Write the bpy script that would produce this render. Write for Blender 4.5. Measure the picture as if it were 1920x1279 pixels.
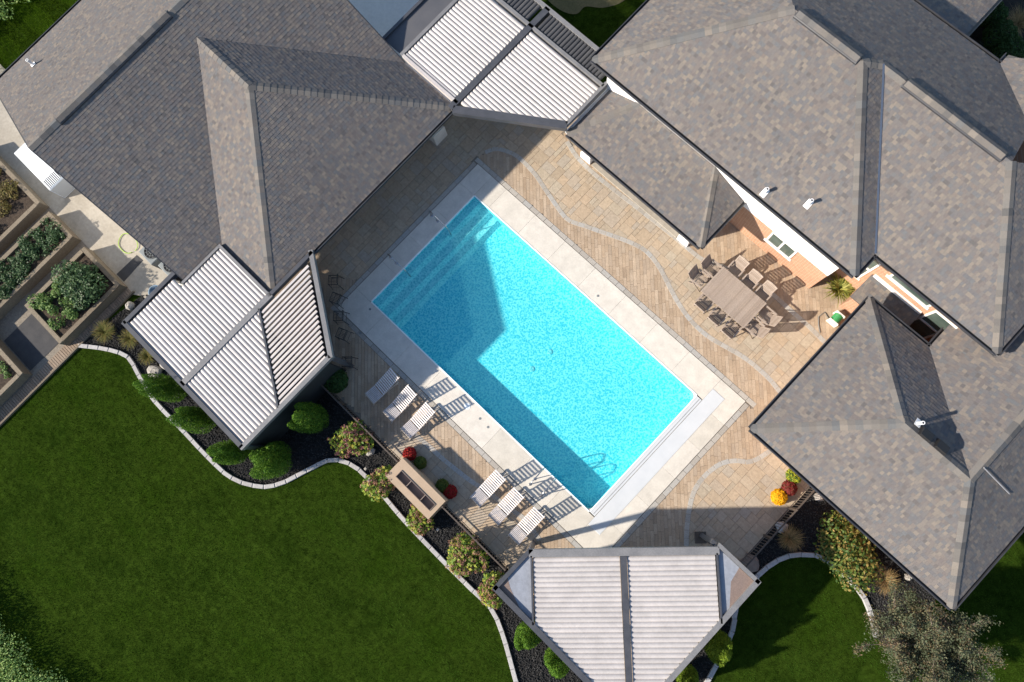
import bpy, math, random
import numpy as np
from mathutils import Vector, Matrix
for o in list(bpy.data.objects): bpy.data.objects.remove(o)
scene = bpy.context.scene
COL = scene.collection
random.seed(7); RNG = np.random.default_rng(7)

# ------------------------------------------------------------------ camera, sky, sun, exposure
CAM = Vector((9.984, 0.971, 28.171)); FPX = 1340.0; CX, CY = 960.0, 639.5
RIGHT = Vector((0.72184954, 0.68795207, -0.075201)); DOWN = Vector((0.67283845, -0.72308101, -0.15634024)); FWD = Vector((-0.16193101, 0.062256, -0.9848363))
cd = bpy.data.cameras.new('camera'); cam = bpy.data.objects.new('camera', cd); COL.objects.link(cam)
cam.matrix_world = Matrix(((RIGHT.x, -DOWN.x, -FWD.x, CAM.x), (RIGHT.y, -DOWN.y, -FWD.y, CAM.y), (RIGHT.z, -DOWN.z, -FWD.z, CAM.z), (0, 0, 0, 1)))
cd.sensor_width = 36; cd.lens = FPX / 1920 * 36; cd.clip_end = 2000
scene.camera = cam
SUN_EL = math.radians(30); SUN_H = Vector((0.531, 0.847))          # shadows fall along SUN_H
world = bpy.data.worlds.new('World'); scene.world = world; world.use_nodes = True
wn = world.node_tree; sky = wn.nodes.new('ShaderNodeTexSky'); sky.sky_type = 'NISHITA'; sky.sun_disc = False
sky.sun_elevation = SUN_EL; sky.sun_rotation = math.atan2(-SUN_H.x, -SUN_H.y)
sky.air_density = 1.0; sky.dust_density = 0.5; sky.ozone_density = 1.3
wn.nodes['Background'].inputs['Strength'].default_value = 0.105
wn.links.new(sky.outputs[0], wn.nodes['Background'].inputs['Color'])
sd = bpy.data.lights.new('sun', 'SUN'); sd.energy = 4.8; sd.angle = math.radians(1.3); sd.color = (1.0, 0.90, 0.765)
sun = bpy.data.objects.new('sun', sd); COL.objects.link(sun)
sun.rotation_euler = Vector((SUN_H.x * math.cos(SUN_EL), SUN_H.y * math.cos(SUN_EL), -math.sin(SUN_EL))).to_track_quat('-Z', 'Y').to_euler()
vs = scene.view_settings; vs.view_transform = 'Standard'; vs.look = 'None'; vs.gamma = 1; vs.exposure = 0.93; vs.use_curve_mapping = False
scene.render.engine = 'CYCLES'
scene.cycles.transparent_max_bounces = 16

# ------------------------------------------------------------------ helpers
def at(px, py, z=0.0):
    """the point at height z that stands at this pixel of the photograph"""
    d = RIGHT * ((px - CX) / FPX) + DOWN * ((py - CY) / FPX) + FWD
    return CAM + d * ((z - CAM.z) / d.z)
def onY(px, py, Y):
    d = RIGHT * ((px - CX) / FPX) + DOWN * ((py - CY) / FPX) + FWD
    return CAM + d * ((Y - CAM.y) / d.y)
def P2(pts, z=0.0): return [(at(x, y, z).x, at(x, y, z).y) for x, y in pts]

class MB:
    def __init__(s): s.v = []; s.f = []; s.r = []
    def add(s, vs, fs, r=None):
        n = len(s.v); s.v.extend([tuple(p) for p in vs])
        r = random.random() if r is None else r
        for f in fs: s.f.append(tuple(i + n for i in f)); s.r.append(r)
        return s
    def prism(s, poly, z0, z1, ch=0.0, r=None, tilt=0.0):
        n = len(poly)
        a = sum(poly[i][0] * poly[(i + 1) % n][1] - poly[(i + 1) % n][0] * poly[i][1] for i in range(n))
        if a < 0: poly = poly[::-1]
        cx = sum(p[0] for p in poly) / n; cy = sum(p[1] for p in poly) / n
        tx, ty = random.uniform(-tilt, tilt), random.uniform(-tilt, tilt)
        zt = lambda p: z1 + (p[0] - cx) * tx + (p[1] - cy) * ty
        vs = [(p[0], p[1], z0) for p in poly]
        if ch > 0:
            vs += [(p[0], p[1], zt(p) - ch) for p in poly]
            for p in poly:
                dx, dy = cx - p[0], cy - p[1]; L = math.hypot(dx, dy) or 1; k = min(ch * 1.4, L * .4) / L
                q = (p[0] + dx * k, p[1] + dy * k); vs.append((q[0], q[1], zt(q)))
            fs = [(i, (i + 1) % n, n + (i + 1) % n, n + i) for i in range(n)] + [(n + i, n + (i + 1) % n, 2 * n + (i + 1) % n, 2 * n + i) for i in range(n)] + [tuple(range(2 * n, 3 * n))]
        else:
            vs += [(p[0], p[1], zt(p)) for p in poly]
            fs = [(i, (i + 1) % n, n + (i + 1) % n, n + i) for i in range(n)] + [tuple(range(n, 2 * n)), tuple(range(n - 1, -1, -1))]
        return s.add(vs, fs, r)
    def box(s, x0, x1, y0, y1, z0, z1, ch=0.0, r=None):
        return s.prism([(x0, y0), (x1, y0), (x1, y1), (x0, y1)], z0, z1, ch, r)
    def bar(s, p, q, w, h, r=None, up=(0, 0, 1)):
        p, q = Vector(p), Vector(q); d = (q - p).normalized(); u = Vector(up)
        if abs(d.dot(u)) > .99: u = Vector((1, 0, 0))
        sd_ = d.cross(u).normalized() * (w / 2); u2 = sd_.cross(d).normalized() * (h / 2)
        vs = [p - sd_ - u2, p + sd_ - u2, p + sd_ + u2, p - sd_ + u2, q - sd_ - u2, q + sd_ - u2, q + sd_ + u2, q - sd_ + u2]
        return s.add(vs, [(3, 2, 1, 0), (4, 5, 6, 7), (0, 1, 5, 4), (1, 2, 6, 5), (2, 3, 7, 6), (3, 0, 4, 7)], r)
    def tube(s, pts, rad, n=8, r=None):
        pts = [Vector(p) for p in pts]; rad = rad if isinstance(rad, (list, tuple)) else [rad] * len(pts)
        vs = []; fs = []
        for i, p in enumerate(pts):
            d = (pts[min(i + 1, len(pts) - 1)] - pts[max(i - 1, 0)]).normalized()
            u = Vector((0, 0, 1)) if abs(d.z) < .95 else Vector((1, 0, 0))
            a = d.cross(u).normalized(); b = a.cross(d)
            for k in range(n):
                t = 2 * math.pi * k / n; vs.append(p + (a * math.cos(t) + b * math.sin(t)) * rad[i])
        for i in range(len(pts) - 1):
            for k in range(n):
                fs.append((i * n + k, i * n + (k + 1) % n, (i + 1) * n + (k + 1) % n, (i + 1) * n + k))
        fs.append(tuple(range(n - 1, -1, -1))); fs.append(tuple(range((len(pts) - 1) * n, len(pts) * n)))
        return s.add(vs, fs, r)
    def lathe(s, c, prof, n=16, r=None):
        vs = []; fs = []
        for rr, z in prof:
            for k in range(n):
                t = 2 * math.pi * k / n; vs.append((c[0] + rr * math.cos(t), c[1] + rr * math.sin(t), c[2] + z))
        for i in range(len(prof) - 1):
            for k in range(n): fs.append((i * n + k, i * n + (k + 1) % n, (i + 1) * n + (k + 1) % n, (i + 1) * n + k))
        fs.append(tuple(range((len(prof) - 1) * n, len(prof) * n))); fs.append(tuple(range(n - 1, -1, -1)))
        return s.add(vs, fs, r)
    def mesh(s, name, mat, smooth=False):
        me = bpy.data.meshes.new(name); me.from_pydata(s.v, [], s.f)
        a = me.attributes.new('rnd', 'FLOAT', 'FACE'); a.data.foreach_set('value', s.r)
        me.materials.append(MT[mat])
        if smooth: me.polygons.foreach_set('use_smooth', [True] * len(s.f))
        me.update(); return me

def put(o, parent=None):
    COL.objects.link(o)
    if parent is not None:
        o.parent = parent
        if parent.type == 'EMPTY' and parent.get('world'): o.matrix_parent_inverse = parent.matrix_basis.inverted()
    return o
def obj(name, mb, mat, parent=None, smooth=False, kind=None):
    me = mb.mesh(name, mat, smooth) if isinstance(mb, MB) else mb
    o = put(bpy.data.objects.new(name, me), parent)
    if kind: o['kind'] = kind
    return o
def tag(o, label, cat, group=None):
    o['label'] = label; o['category'] = cat
    if group: o['group'] = group
    return o
def thing(name, label, cat, loc=(0, 0, 0), rz=0.0, group=None, world=True):
    """an Empty at the thing's base; world=True: its parts are given in world coordinates"""
    o = bpy.data.objects.new(name, None); o.empty_display_size = .2
    o.matrix_basis = Matrix.Translation(Vector(loc)) @ Matrix.Rotation(rz, 4, 'Z')
    o['world'] = 1 if world else 0
    COL.objects.link(o); return tag(o, label, cat, group)
def copy_tree(o, label, loc, rz):
    r = o.copy(); COL.objects.link(r); r['label'] = label
    r.matrix_basis = Matrix.Translation(Vector(loc)) @ Matrix.Rotation(rz, 4, 'Z')
    for ch in list(o.children):
        c = ch.copy(); COL.objects.link(c); c.parent = r
        for g in list(ch.children):
            d = g.copy(); COL.objects.link(d); d.parent = c
    return r
def struct(name, mb, mat): 
    o = obj(name, mb, mat); o['kind'] = 'structure'; return o

def clip(poly, a, b, keep_left=True):
    """convex polygon cut by the line a->b"""
    out = []; n = len(poly); sg = 1 if keep_left else -1
    def sd(p): return sg * ((b[0] - a[0]) * (p[1] - a[1]) - (b[1] - a[1]) * (p[0] - a[0]))
    for i in range(n):
        p, q = poly[i], poly[(i + 1) % n]; s, t = sd(p), sd(q)
        if s >= 0: out.append(p)
        if (s > 0 and t < 0) or (s < 0 and t > 0):
            k = s / (s - t); out.append((p[0] + (q[0] - p[0]) * k, p[1] + (q[1] - p[1]) * k))
    return out
def ccw(poly):
    n = len(poly); a = sum(poly[i][0] * poly[(i + 1) % n][1] - poly[(i + 1) % n][0] * poly[i][1] for i in range(n))
    return list(poly) if a > 0 else list(poly)[::-1]
def clip_poly(poly, conv):
    conv = ccw(conv)
    for i in range(len(conv)):
        if len(poly) < 3: return []
        poly = clip(poly, conv[i], conv[(i + 1) % len(conv)])
    return poly
def area(poly):
    n = len(poly); return abs(sum(poly[i][0] * poly[(i + 1) % n][1] - poly[(i + 1) % n][0] * poly[i][1] for i in range(n))) / 2
def inside(p, poly):
    c = False; n = len(poly); j = n - 1
    for i in range(n):
        if (poly[i][1] > p[1]) != (poly[j][1] > p[1]) and p[0] < (poly[j][0] - poly[i][0]) * (p[1] - poly[i][1]) / (poly[j][1] - poly[i][1]) + poly[i][0]: c = not c
        j = i
    return c
def inside_np(X, Y, poly):
    c = np.zeros(len(X), bool); n = len(poly); j = n - 1
    for i in range(n):
        xi, yi = poly[i]; xj, yj = poly[j]
        if yi != yj:
            m = ((yi > Y) != (yj > Y)) & (X < (xj - xi) * (Y - yi) / (yj - yi) + xi); c ^= m
        j = i
    return c
def smooth_line(pts, n=6):
    """Catmull-Rom through the points"""
    out = []; P = [pts[0]] + list(pts) + [pts[-1]]
    for i in range(1, len(P) - 2):
        p0, p1, p2, p3 = P[i - 1], P[i], P[i + 1], P[i + 2]
        for k in range(n):
            t = k / n
            out.append(tuple(.5 * (2 * p1[c] + (p2[c] - p0[c]) * t + (2 * p0[c] - 5 * p1[c] + 4 * p2[c] - p3[c]) * t * t + (3 * p1[c] - p0[c] - 3 * p2[c] + p3[c]) * t ** 3) for c in (0, 1)))
    out.append(tuple(pts[-1])); return out
def walk(line, step):
    """points and directions every step metres along a polyline"""
    out = []; acc = 0.0; nxt = step / 2
    for a, b in zip(line[:-1], line[1:]):
        L = math.hypot(b[0] - a[0], b[1] - a[1])
        while acc + L >= nxt and L > 0:
            t = (nxt - acc) / L; out.append((a[0] + (b[0] - a[0]) * t, a[1] + (b[1] - a[1]) * t, math.atan2(b[1] - a[1], b[0] - a[0]))); nxt += step
        acc += L
    return out

# ------------------------------------------------------------------ materials
MT = {}
def mat(name, cols, src='noise', scale=4.0, rough=.8, bump=None, metal=0.0, spec=.3, fine=None, leaf=0.0, stretch=None, coat=None):
    """cols: colours of a ramp driven by noise, by the piece ('rnd' face attribute) or by the object"""
    m = bpy.data.materials.new(name); m.use_nodes = True; MT[name] = m
    nt = m.node_tree; N = nt.nodes; L = nt.links; b = N['Principled BSDF']
    b.inputs['Roughness'].default_value = rough; b.inputs['Metallic'].default_value = metal; b.inputs['Specular IOR Level'].default_value = spec
    tc = N.new('ShaderNodeTexCoord'); vec = tc.outputs['Object']
    if src in ('obj', 'rnd'):
        geo = N.new('ShaderNodeNewGeometry'); vec = geo.outputs['Position']
    if stretch:
        mp = N.new('ShaderNodeMapping'); mp.inputs['Rotation'].default_value = (0, 0, stretch[3] if len(stretch) > 3 else 0); mp.inputs['Scale'].default_value = stretch[:3]; L.new(vec, mp.inputs['Vector']); vec = mp.outputs[0]
    def noise(sc, det=4, ro=.6):
        n = N.new('ShaderNodeTexNoise'); n.inputs['Scale'].default_value = sc; n.inputs['Detail'].default_value = det; n.inputs['Roughness'].default_value = ro
        L.new(vec, n.inputs['Vector']); return n.outputs['Fac']
    if len(cols) == 1: 
        rgb = N.new('ShaderNodeRGB'); rgb.outputs[0].default_value = (*cols[0], 1); col = rgb.outputs[0]
    else:
        rp = N.new('ShaderNodeValToRGB'); el = rp.color_ramp.elements
        lo, hi = (0.32, 0.68) if src == 'noise' else (0.0, 1.0)
        k = len(cols)
        while len(el) < k: el.new(.5)
        if src == 'noise':
            for i, c in enumerate(cols): el[i].position = lo + (hi - lo) * i / (k - 1); el[i].color = (*c, 1)
        else:
            rp.color_ramp.interpolation = 'LINEAR'
            for i, c in enumerate(cols): el[i].position = i / (k - 1); el[i].color = (*c, 1)
        if src == 'noise': fac = noise(scale)
        elif src == 'obj': fac = N.new('ShaderNodeObjectInfo').outputs['Random']
        else:
            a = N.new('ShaderNodeAttribute'); a.attribute_name = 'rnd'; fac = a.outputs['Fac']
        L.new(fac, rp.inputs['Fac']); col = rp.outputs['Color']
    for fi in (fine or []):
        amt, sc = fi[0], fi[1]
        mr = N.new('ShaderNodeMapRange'); mr.inputs['From Min'].default_value = .3; mr.inputs['From Max'].default_value = .7
        mr.inputs['To Min'].default_value = 1 - amt; mr.inputs['To Max'].default_value = 1 + amt
        L.new(noise(sc, 3), mr.inputs['Value'])
        mx = N.new('ShaderNodeVectorMath'); mx.operation = 'SCALE'; L.new(col, mx.inputs[0]); L.new(mr.outputs[0], mx.inputs['Scale']); col = mx.outputs[0]
    L.new(col, b.inputs['Base Color'])
    if bump:
        bp = N.new('ShaderNodeBump'); bp.inputs['Strength'].default_value = bump[0]; bp.inputs['Distance'].default_value = bump[2] if len(bump) > 2 else .01
        L.new(noise(bump[1], 5), bp.inputs['Height']); L.new(bp.outputs[0], b.inputs['Normal'])
    if leaf > 0:
        tr = N.new('ShaderNodeBsdfTranslucent'); L.new(col, tr.inputs['Color']); ms = N.new('ShaderNodeMixShader'); ms.inputs[0].default_value = leaf
        L.new(b.outputs[0], ms.inputs[1]); L.new(tr.outputs[0], ms.inputs[2]); L.new(ms.outputs[0], N['Material Output'].inputs['Surface'])
    return m
SH = [(0.102, 0.09758, 0.09708), (0.1355, 0.1203, 0.116), (0.1518, 0.1361, 0.1279), (0.1136, 0.1159, 0.1235), (0.1304, 0.1191, 0.1183), (0.1213, 0.126, 0.1329), (0.1563, 0.1343, 0.1222), (0.1368, 0.1285, 0.1272), (0.1711, 0.1513, 0.1348), (0.186, 0.1627, 0.141), (0.1258, 0.1185, 0.1202)]
mat('shingle', SH, 'rnd', rough=.9, bump=(.5, 90, .006), fine=[(.20, 60), (.05, .3)], spec=.1)
mat('shingle_cap', [(0.09233, 0.09082, 0.09109), (0.1522, 0.136, 0.1231), (0.1102, 0.1149, 0.12), (0.1881, 0.1661, 0.1441), (0.1222, 0.1149, 0.1079), (0.1641, 0.151, 0.1381), (0.1043, 0.1059, 0.1079)], 'obj', rough=.9, bump=(.5, 90, .006), fine=[(.22, 60)], spec=.2)
mat('roof_deck', [(.07, .07, .07)], rough=.95)
mat('gutter', [(.028, .029, .034), (.045, .046, .052)], scale=2, rough=.45, spec=.5)
mat('white_trim', [(0.7644, 0.765, 0.77), (0.686, 0.6834, 0.682)], scale=3, rough=.5)
mat('white_wall', [(0.784, 0.7752, 0.77), (0.7252, 0.714, 0.704)], scale=1.5, rough=.75, bump=(.3, 60, .004))
mat('louver', [(0.4109, 0.3844, 0.3699), (0.4601, 0.4289, 0.4141), (0.4354, 0.4086, 0.394)], 'obj', rough=.5, fine=[(.09, 1.6), (.06, 14)], spec=.3)
mat('louver_dark', [(.06, .06, .064), (.085, .084, .085)], 'obj', rough=.5, fine=[(.1, 4)])
mat('beam_dark', [(.05, .053, .062), (.07, .072, .082)], scale=3, rough=.4, fine=[(.12, 25)], spec=.5)
mat('beam_grey', [(.155, .155, .16), (.20, .197, .20)], scale=2, rough=.4, fine=[(.14, 20)], spec=.5)
mat('flat_panel', [(0.2646, 0.2856, 0.33), (0.196, 0.2091, 0.242)], scale=.9, rough=.5, fine=[(.10, 9)])
mat('flat_panel_dark', [(.075, .078, .09), (.10, .10, .108)], scale=.8, rough=.5)
mat('dark_screen', [(.020, .024, .027), (.028, .032, .035)], scale=2, rough=.6)
mat('stain', [(.21, .155, .13), (.17, .13, .115)], scale=3, rough=.7, fine=[(.15, 20)])
mat('concrete', [(0.5501, 0.51, 0.4493), (0.6258, 0.5916, 0.533)], scale=1.3, rough=.85, bump=(.25, 120, .004), fine=[(.06, 18), (.05, 140)])
mat('coping', [(0.5047, 0.4743, 0.418), (0.5754, 0.5406, 0.4859), (0.54, 0.51, 0.4546)], 'obj', rough=.85, bump=(.3, 110, .004), fine=[(.09, 2.2), (.05, 15), (.06, 160)])
mat('path_concrete', [(0.294, 0.2652, 0.22), (0.3724, 0.3417, 0.2915)], scale=.9, rough=.85, bump=(.25, 90, .004), fine=[(.1, 8)])
mat('grout', [(0.18, 0.1535, 0.125), (0.225, 0.1953, 0.16)], scale=9, rough=.95)
SL = [(0.3684, 0.2892, 0.2067), (0.4123, 0.3305, 0.2411), (0.3509, 0.3029, 0.2461), (0.4035, 0.3121, 0.2214), (0.3421, 0.2754, 0.2018), (0.386, 0.3305, 0.2559)]
mat('slab', SL, 'obj', rough=.85, bump=(.55, 16, .012), fine=[(.13, 9), (.1, 45), (.08, .5)])
mat('slab_rest', SL, 'rnd', rough=.85, bump=(.55, 16, .012), fine=[(.13, 9), (.1, 45), (.08, .5)])
PL = [(0.3084, 0.2315, 0.1624), (0.377, 0.2859, 0.2018), (0.3427, 0.2587, 0.1822), (0.4284, 0.3359, 0.2462), (0.3342, 0.2633, 0.1969), (0.4027, 0.3087, 0.2216)]
mat('plank', PL, 'rnd', rough=.85, bump=(.4, 30, .008), fine=[(.12, 20), (.1, 3)], stretch=(1, 1, 1))
mat('border', [(0.3135, 0.29, 0.2585), (0.38, 0.355, 0.319), (0.342, 0.335, 0.319)], 'obj', rough=.85, bump=(.4, 40, .006), fine=[(.12, 20)])
mat('kerb', [(0.3246, 0.3097, 0.3087), (0.3967, 0.3847, 0.3846), (0.3606, 0.3519, 0.3542)], 'obj', rough=.85, bump=(.5, 50, .008), fine=[(.15, 12), (.1, 60)])
mat('lawn', [(0.0143, 0.02875, 0.00312), (0.0221, 0.04025, 0.00468), (0.0169, 0.0345, 0.00312)], scale=.5, rough=.95, spec=0, fine=[(.35, 30), (.3, 4)])
mat('mulch', [(.010, .010, .011), (.024, .023, .023)], scale=18, rough=.95, bump=(1, 60, .03), fine=[(.4, 50)])
mat('gravel', [(.008, .008, .009), (.02, .02, .021), (.03, .03, .031), (.05, .048, .048)], 'rnd', rough=.8)
mat('soil', [(.035, .025, .018), (.075, .055, .04)], scale=8, rough=.95, bump=(1, 40, .03), fine=[(.3, 40)])
mat('timber', [(.15, .12, .085), (.20, .165, .12), (.14, .115, .085)], 'rnd', rough=.85, bump=(.5, 30, .006), fine=[(.2, 14), (.15, 50)])
mat('board', [(.22, .165, .12), (.28, .215, .16), (.19, .15, .115)], 'obj', rough=.85, fine=[(.2, 20)])
mat('pebble_path', [(.17, .145, .115), (.25, .22, .18)], scale=14, rough=.9, bump=(.6, 90, .01), fine=[(.25, 60)])
mat('asphalt', [(.045, .046, .05), (.065, .064, .066)], scale=2.5, rough=.9, bump=(.4, 150, .004), fine=[(.2, 60)])
mat('bead', [(.80, .84, .84)], rough=.4)
mat('pool_lid', [(.50, .525, .55), (.55, .57, .59)], scale=1.5, rough=.4)
mat('steel', [(.42, .43, .45)], rough=.25, metal=.9)
mat('grey_metal', [(.16, .18, .19), (.20, .215, .22)], scale=3, rough=.5)
mat('black_metal', [(.018, .018, .02)], rough=.5)
mat('stool_metal', [(.05, .046, .042)], rough=.6)
mat('bronze_metal', [(.075, .06, .05), (.10, .08, .066)], scale=5, rough=.5)
mat('cabinet_white', [(.70, .74, .78)], rough=.4)
mat('cabinet_grey', [(.42, .44, .46)], rough=.5)
mat('teak', [(.27, .215, .175), (.33, .27, .225), (.30, .24, .20)], 'rnd', rough=.7, fine=[(.15, 30)])
mat('lounger_slat', [(0.5096, 0.4794, 0.484), (0.588, 0.561, 0.572), (0.5488, 0.5202, 0.539)], 'rnd', rough=.6, fine=[(.1, 25)])
mat('lounger_frame', [(.42, .36, .30), (.48, .41, .35)], 'rnd', rough=.65)
mat('box_stone', [(.36, .27, .19), (.40, .305, .22)], scale=2, rough=.85, bump=(.2, 60, .004), fine=[(.06, 20)])
mat('box_inner', [(.22, .17, .145), (.25, .195, .165)], scale=2, rough=.85)
mat('stone', [(0.2856, 0.2652, 0.238), (0.374, 0.3468, 0.3128)], scale=4, rough=.9, bump=(.6, 20, .02), fine=[(.15, 14)])
mat('stone_brown', [(.20, .155, .125), (.26, .20, .165)], scale=4, rough=.9, bump=(.6, 20, .02))
mat('stone_pale', [(0.336, 0.343, 0.35), (0.434, 0.434, 0.434)], scale=6, rough=.9, bump=(.8, 14, .03))
mat('window_frame', [(.75, .73, .69)], rough=.5)
mat('glass', [(.05, .075, .065), (.10, .13, .115)], scale=1.4, rough=.05, spec=.9)
mat('hose_green', [(.05, .30, .10)], rough=.4)
mat('hose_lime', [(.30, .48, .05)], rough=.4)
mat('bucket_blue', [(.16, .24, .33)], rough=.4)
mat('reel_white', [(.72, .70, .66)], rough=.5)
mat('bark', [(.09, .065, .05), (.16, .125, .10)], scale=12, rough=.9)
mat('twig', [(.14, .105, .085), (.22, .17, .14)], scale=12, rough=.9)
G = lambda *c: list(c)
mat('grass_blade', [(0.02372, 0.06025, 0.0063), (0.0321, 0.07441, 0.007875), (0.04327, 0.0886, 0.01103), (0.03629, 0.0815, 0.00945), (0.06979, 0.1064, 0.02205)], 'rnd', rough=.9, leaf=.2, fine=[(.30, .35), (.22, 1.6)], stretch=(.35, 1, 1), spec=0.0)
mat('field_grass', [(0.036, 0.084, 0.0044), (0.06, 0.12, 0.0066), (0.09, 0.156, 0.011), (0.072, 0.12, 0.0088)], 'rnd', rough=.9, leaf=.25, fine=[(.25, 1.2)], spec=0.0)
mat('dry_ground', [(.15, .125, .06), (.11, .10, .045)], scale=1.5, rough=.95, fine=[(.2, 12)])
mat('driveway', [(0.594, 0.572, 0.5292), (0.666, 0.6424, 0.588)], scale=.8, rough=.85, fine=[(.06, 8)])
mat('arborvitae', [(0.0378, 0.0975, 0.0104), (0.06075, 0.143, 0.013), (0.0945, 0.195, 0.0169), (0.1485, 0.26, 0.0234)], 'rnd', rough=.7, leaf=.25, spec=.2)
mat('arborvitae_gold', [(0.06, 0.1092, 0.0088), (0.102, 0.1725, 0.0132), (0.156, 0.23, 0.0176), (0.216, 0.2875, 0.022)], 'rnd', rough=.7, leaf=.25, spec=.2)
mat('boxwood', [(.02, .055, .012), (.035, .085, .02), (.05, .11, .025)], 'rnd', rough=.7, leaf=.2)
mat('hydrangea_leaf', [(0.06, 0.12, 0.0165), (0.12, 0.204, 0.022), (0.228, 0.288, 0.033), (0.36, 0.324, 0.0495)], 'rnd', rough=.65, leaf=.3)
mat('hydrangea_bloom', [(.22, .10, .07), (.33, .16, .12), (.38, .22, .15), (.28, .15, .11)], 'rnd', rough=.8, leaf=.25)
mat('hydrangea_bloom_pink', [(.24, .085, .085), (.34, .14, .14), (.30, .17, .14)], 'rnd', rough=.8, leaf=.25)
mat('bloom_red', [(.20, .006, .006), (.33, .012, .012), (.42, .03, .025)], 'rnd', rough=.7, leaf=.2)
mat('bloom_dark_red', [(.14, .014, .012), (.22, .02, .02), (.13, .05, .03)], 'rnd', rough=.7, leaf=.2)
mat('bloom_yellow', [(.70, .32, .004), (.80, .42, .006), (.78, .50, .01)], 'rnd', rough=.7, leaf=.2)
mat('mum_green', [(.04, .08, .012), (.07, .12, .02), (.10, .15, .025), (.20, .17, .03)], 'rnd', rough=.7, leaf=.25)
mat('bloom_lemon', [(.10, .18, .02), (.20, .26, .03), (.60, .52, .02)], 'rnd', rough=.7, leaf=.25)
mat('fescue', [(.07, .10, .018), (.13, .13, .03), (.19, .13, .04), (.12, .14, .025)], 'rnd', rough=.75, leaf=.25)
mat('fescue_tan', [(.11, .13, .035), (.30, .20, .09), (.42, .28, .13), (.36, .25, .12)], 'rnd', rough=.75, leaf=.25)
mat('yucca', [(.08, .12, .02), (.20, .22, .045), (.32, .30, .07), (.14, .16, .03)], 'rnd', rough=.6, leaf=.2)
mat('crop', [(0.1215, 0.221, 0.0567), (0.189, 0.3094, 0.0756), (0.27, 0.3978, 0.1134), (0.351, 0.442, 0.1323)], 'rnd', rough=.65, leaf=.3)
mat('veg_dark', [(.02, .055, .02), (.035, .08, .028), (.055, .11, .04), (.09, .15, .06)], 'rnd', rough=.55, leaf=.25)
mat('veg_light', [(.05, .11, .022), (.09, .17, .04), (.13, .22, .055), (.17, .24, .06)], 'rnd', rough=.6, leaf=.25)
mat('veg_brown', [(.10, .075, .025), (.17, .13, .04), (.12, .12, .03), (.22, .15, .05)], 'rnd', rough=.7, leaf=.25)
mat('shrub_gold', [(.025, .06, .012), (.05, .10, .018), (.10, .15, .025), (.22, .19, .045), (.32, .22, .07)], 'rnd', rough=.6, leaf=.3)
mat('tree_leaf', [(0.0531, 0.04308, 0.02124), (0.09099, 0.08462, 0.04602), (0.08341, 0.1153, 0.06195), (0.1517, 0.1616, 0.09737), (0.1821, 0.1309, 0.06195), (0.1138, 0.06923, 0.0708)], 'rnd', rough=.7, leaf=.3)
mat('blue_shrub', [(.03, .06, .055), (.05, .085, .075), (.07, .11, .10)], 'rnd', rough=.7, leaf=.2)

def brick_mat():
    m = bpy.data.materials.new('brick_wall'); m.use_nodes = True; MT['brick_wall'] = m
    nt = m.node_tree; N = nt.nodes; L = nt.links; b = N['Principled BSDF']; b.inputs['Roughness'].default_value = .85
    g = N.new('ShaderNodeNewGeometry'); s = N.new('ShaderNodeSeparateXYZ'); L.new(g.outputs['Position'], s.inputs[0])
    ad = N.new('ShaderNodeMath'); L.new(s.outputs[0], ad.inputs[0]); L.new(s.outputs[1], ad.inputs[1])
    c = N.new('ShaderNodeCombineXYZ'); L.new(ad.outputs[0], c.inputs[0]); L.new(s.outputs[2], c.inputs[1])
    t = N.new('ShaderNodeTexBrick'); t.inputs['Scale'].default_value = 1; t.inputs['Brick Width'].default_value = .215; t.inputs['Row Height'].default_value = .075; t.inputs['Mortar Size'].default_value = .010
    t.inputs['Color1'].default_value = (.34, .150, .080, 1); t.inputs['Color2'].default_value = (.43, .22, .125, 1); t.inputs['Mortar'].default_value = (.46, .36, .27, 1)
    L.new(c.outputs[0], t.inputs['Vector']); L.new(t.outputs['Color'], b.inputs['Base Color'])
    bp = N.new('ShaderNodeBump'); bp.inputs['Strength'].default_value = .6; bp.inputs['Distance'].default_value = .006; bp.invert = True
    L.new(t.outputs['Fac'], bp.inputs['Height']); L.new(bp.outputs[0], b.inputs['Normal'])
brick_mat()
def liner_mat():
    m = bpy.data.materials.new('pool_liner'); m.use_nodes = True; MT['pool_liner'] = m
    nt = m.node_tree; N = nt.nodes; L = nt.links; b = N['Principled BSDF']; b.inputs['Roughness'].default_value = .6
    g = N.new('ShaderNodeNewGeometry')
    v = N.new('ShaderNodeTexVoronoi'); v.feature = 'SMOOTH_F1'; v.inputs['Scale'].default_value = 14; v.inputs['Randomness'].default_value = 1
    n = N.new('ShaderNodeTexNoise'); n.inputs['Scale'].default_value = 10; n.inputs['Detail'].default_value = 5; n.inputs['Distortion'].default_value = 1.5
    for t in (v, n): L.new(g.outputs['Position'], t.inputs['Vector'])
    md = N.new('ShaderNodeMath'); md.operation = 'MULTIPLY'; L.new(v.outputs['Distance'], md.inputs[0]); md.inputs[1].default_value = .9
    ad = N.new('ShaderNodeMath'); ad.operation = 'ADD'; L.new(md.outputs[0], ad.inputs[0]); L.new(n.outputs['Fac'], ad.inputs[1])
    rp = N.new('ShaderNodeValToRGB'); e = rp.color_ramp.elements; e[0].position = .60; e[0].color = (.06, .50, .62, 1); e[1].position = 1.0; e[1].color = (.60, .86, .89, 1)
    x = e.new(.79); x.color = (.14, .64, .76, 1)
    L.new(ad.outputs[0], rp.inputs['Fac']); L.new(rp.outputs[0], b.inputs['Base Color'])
    m2 = m.copy(); m2.name = 'step_liner'; MT['step_liner'] = m2
    r2 = [q for q in m2.node_tree.nodes if q.type == 'VALTORGB'][0].color_ramp.elements
    for q, c in zip(r2, ((.20, .50, .58, 1), (.42, .66, .70, 1), (.72, .80, .82, 1))): q.color = c
liner_mat()
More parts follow.
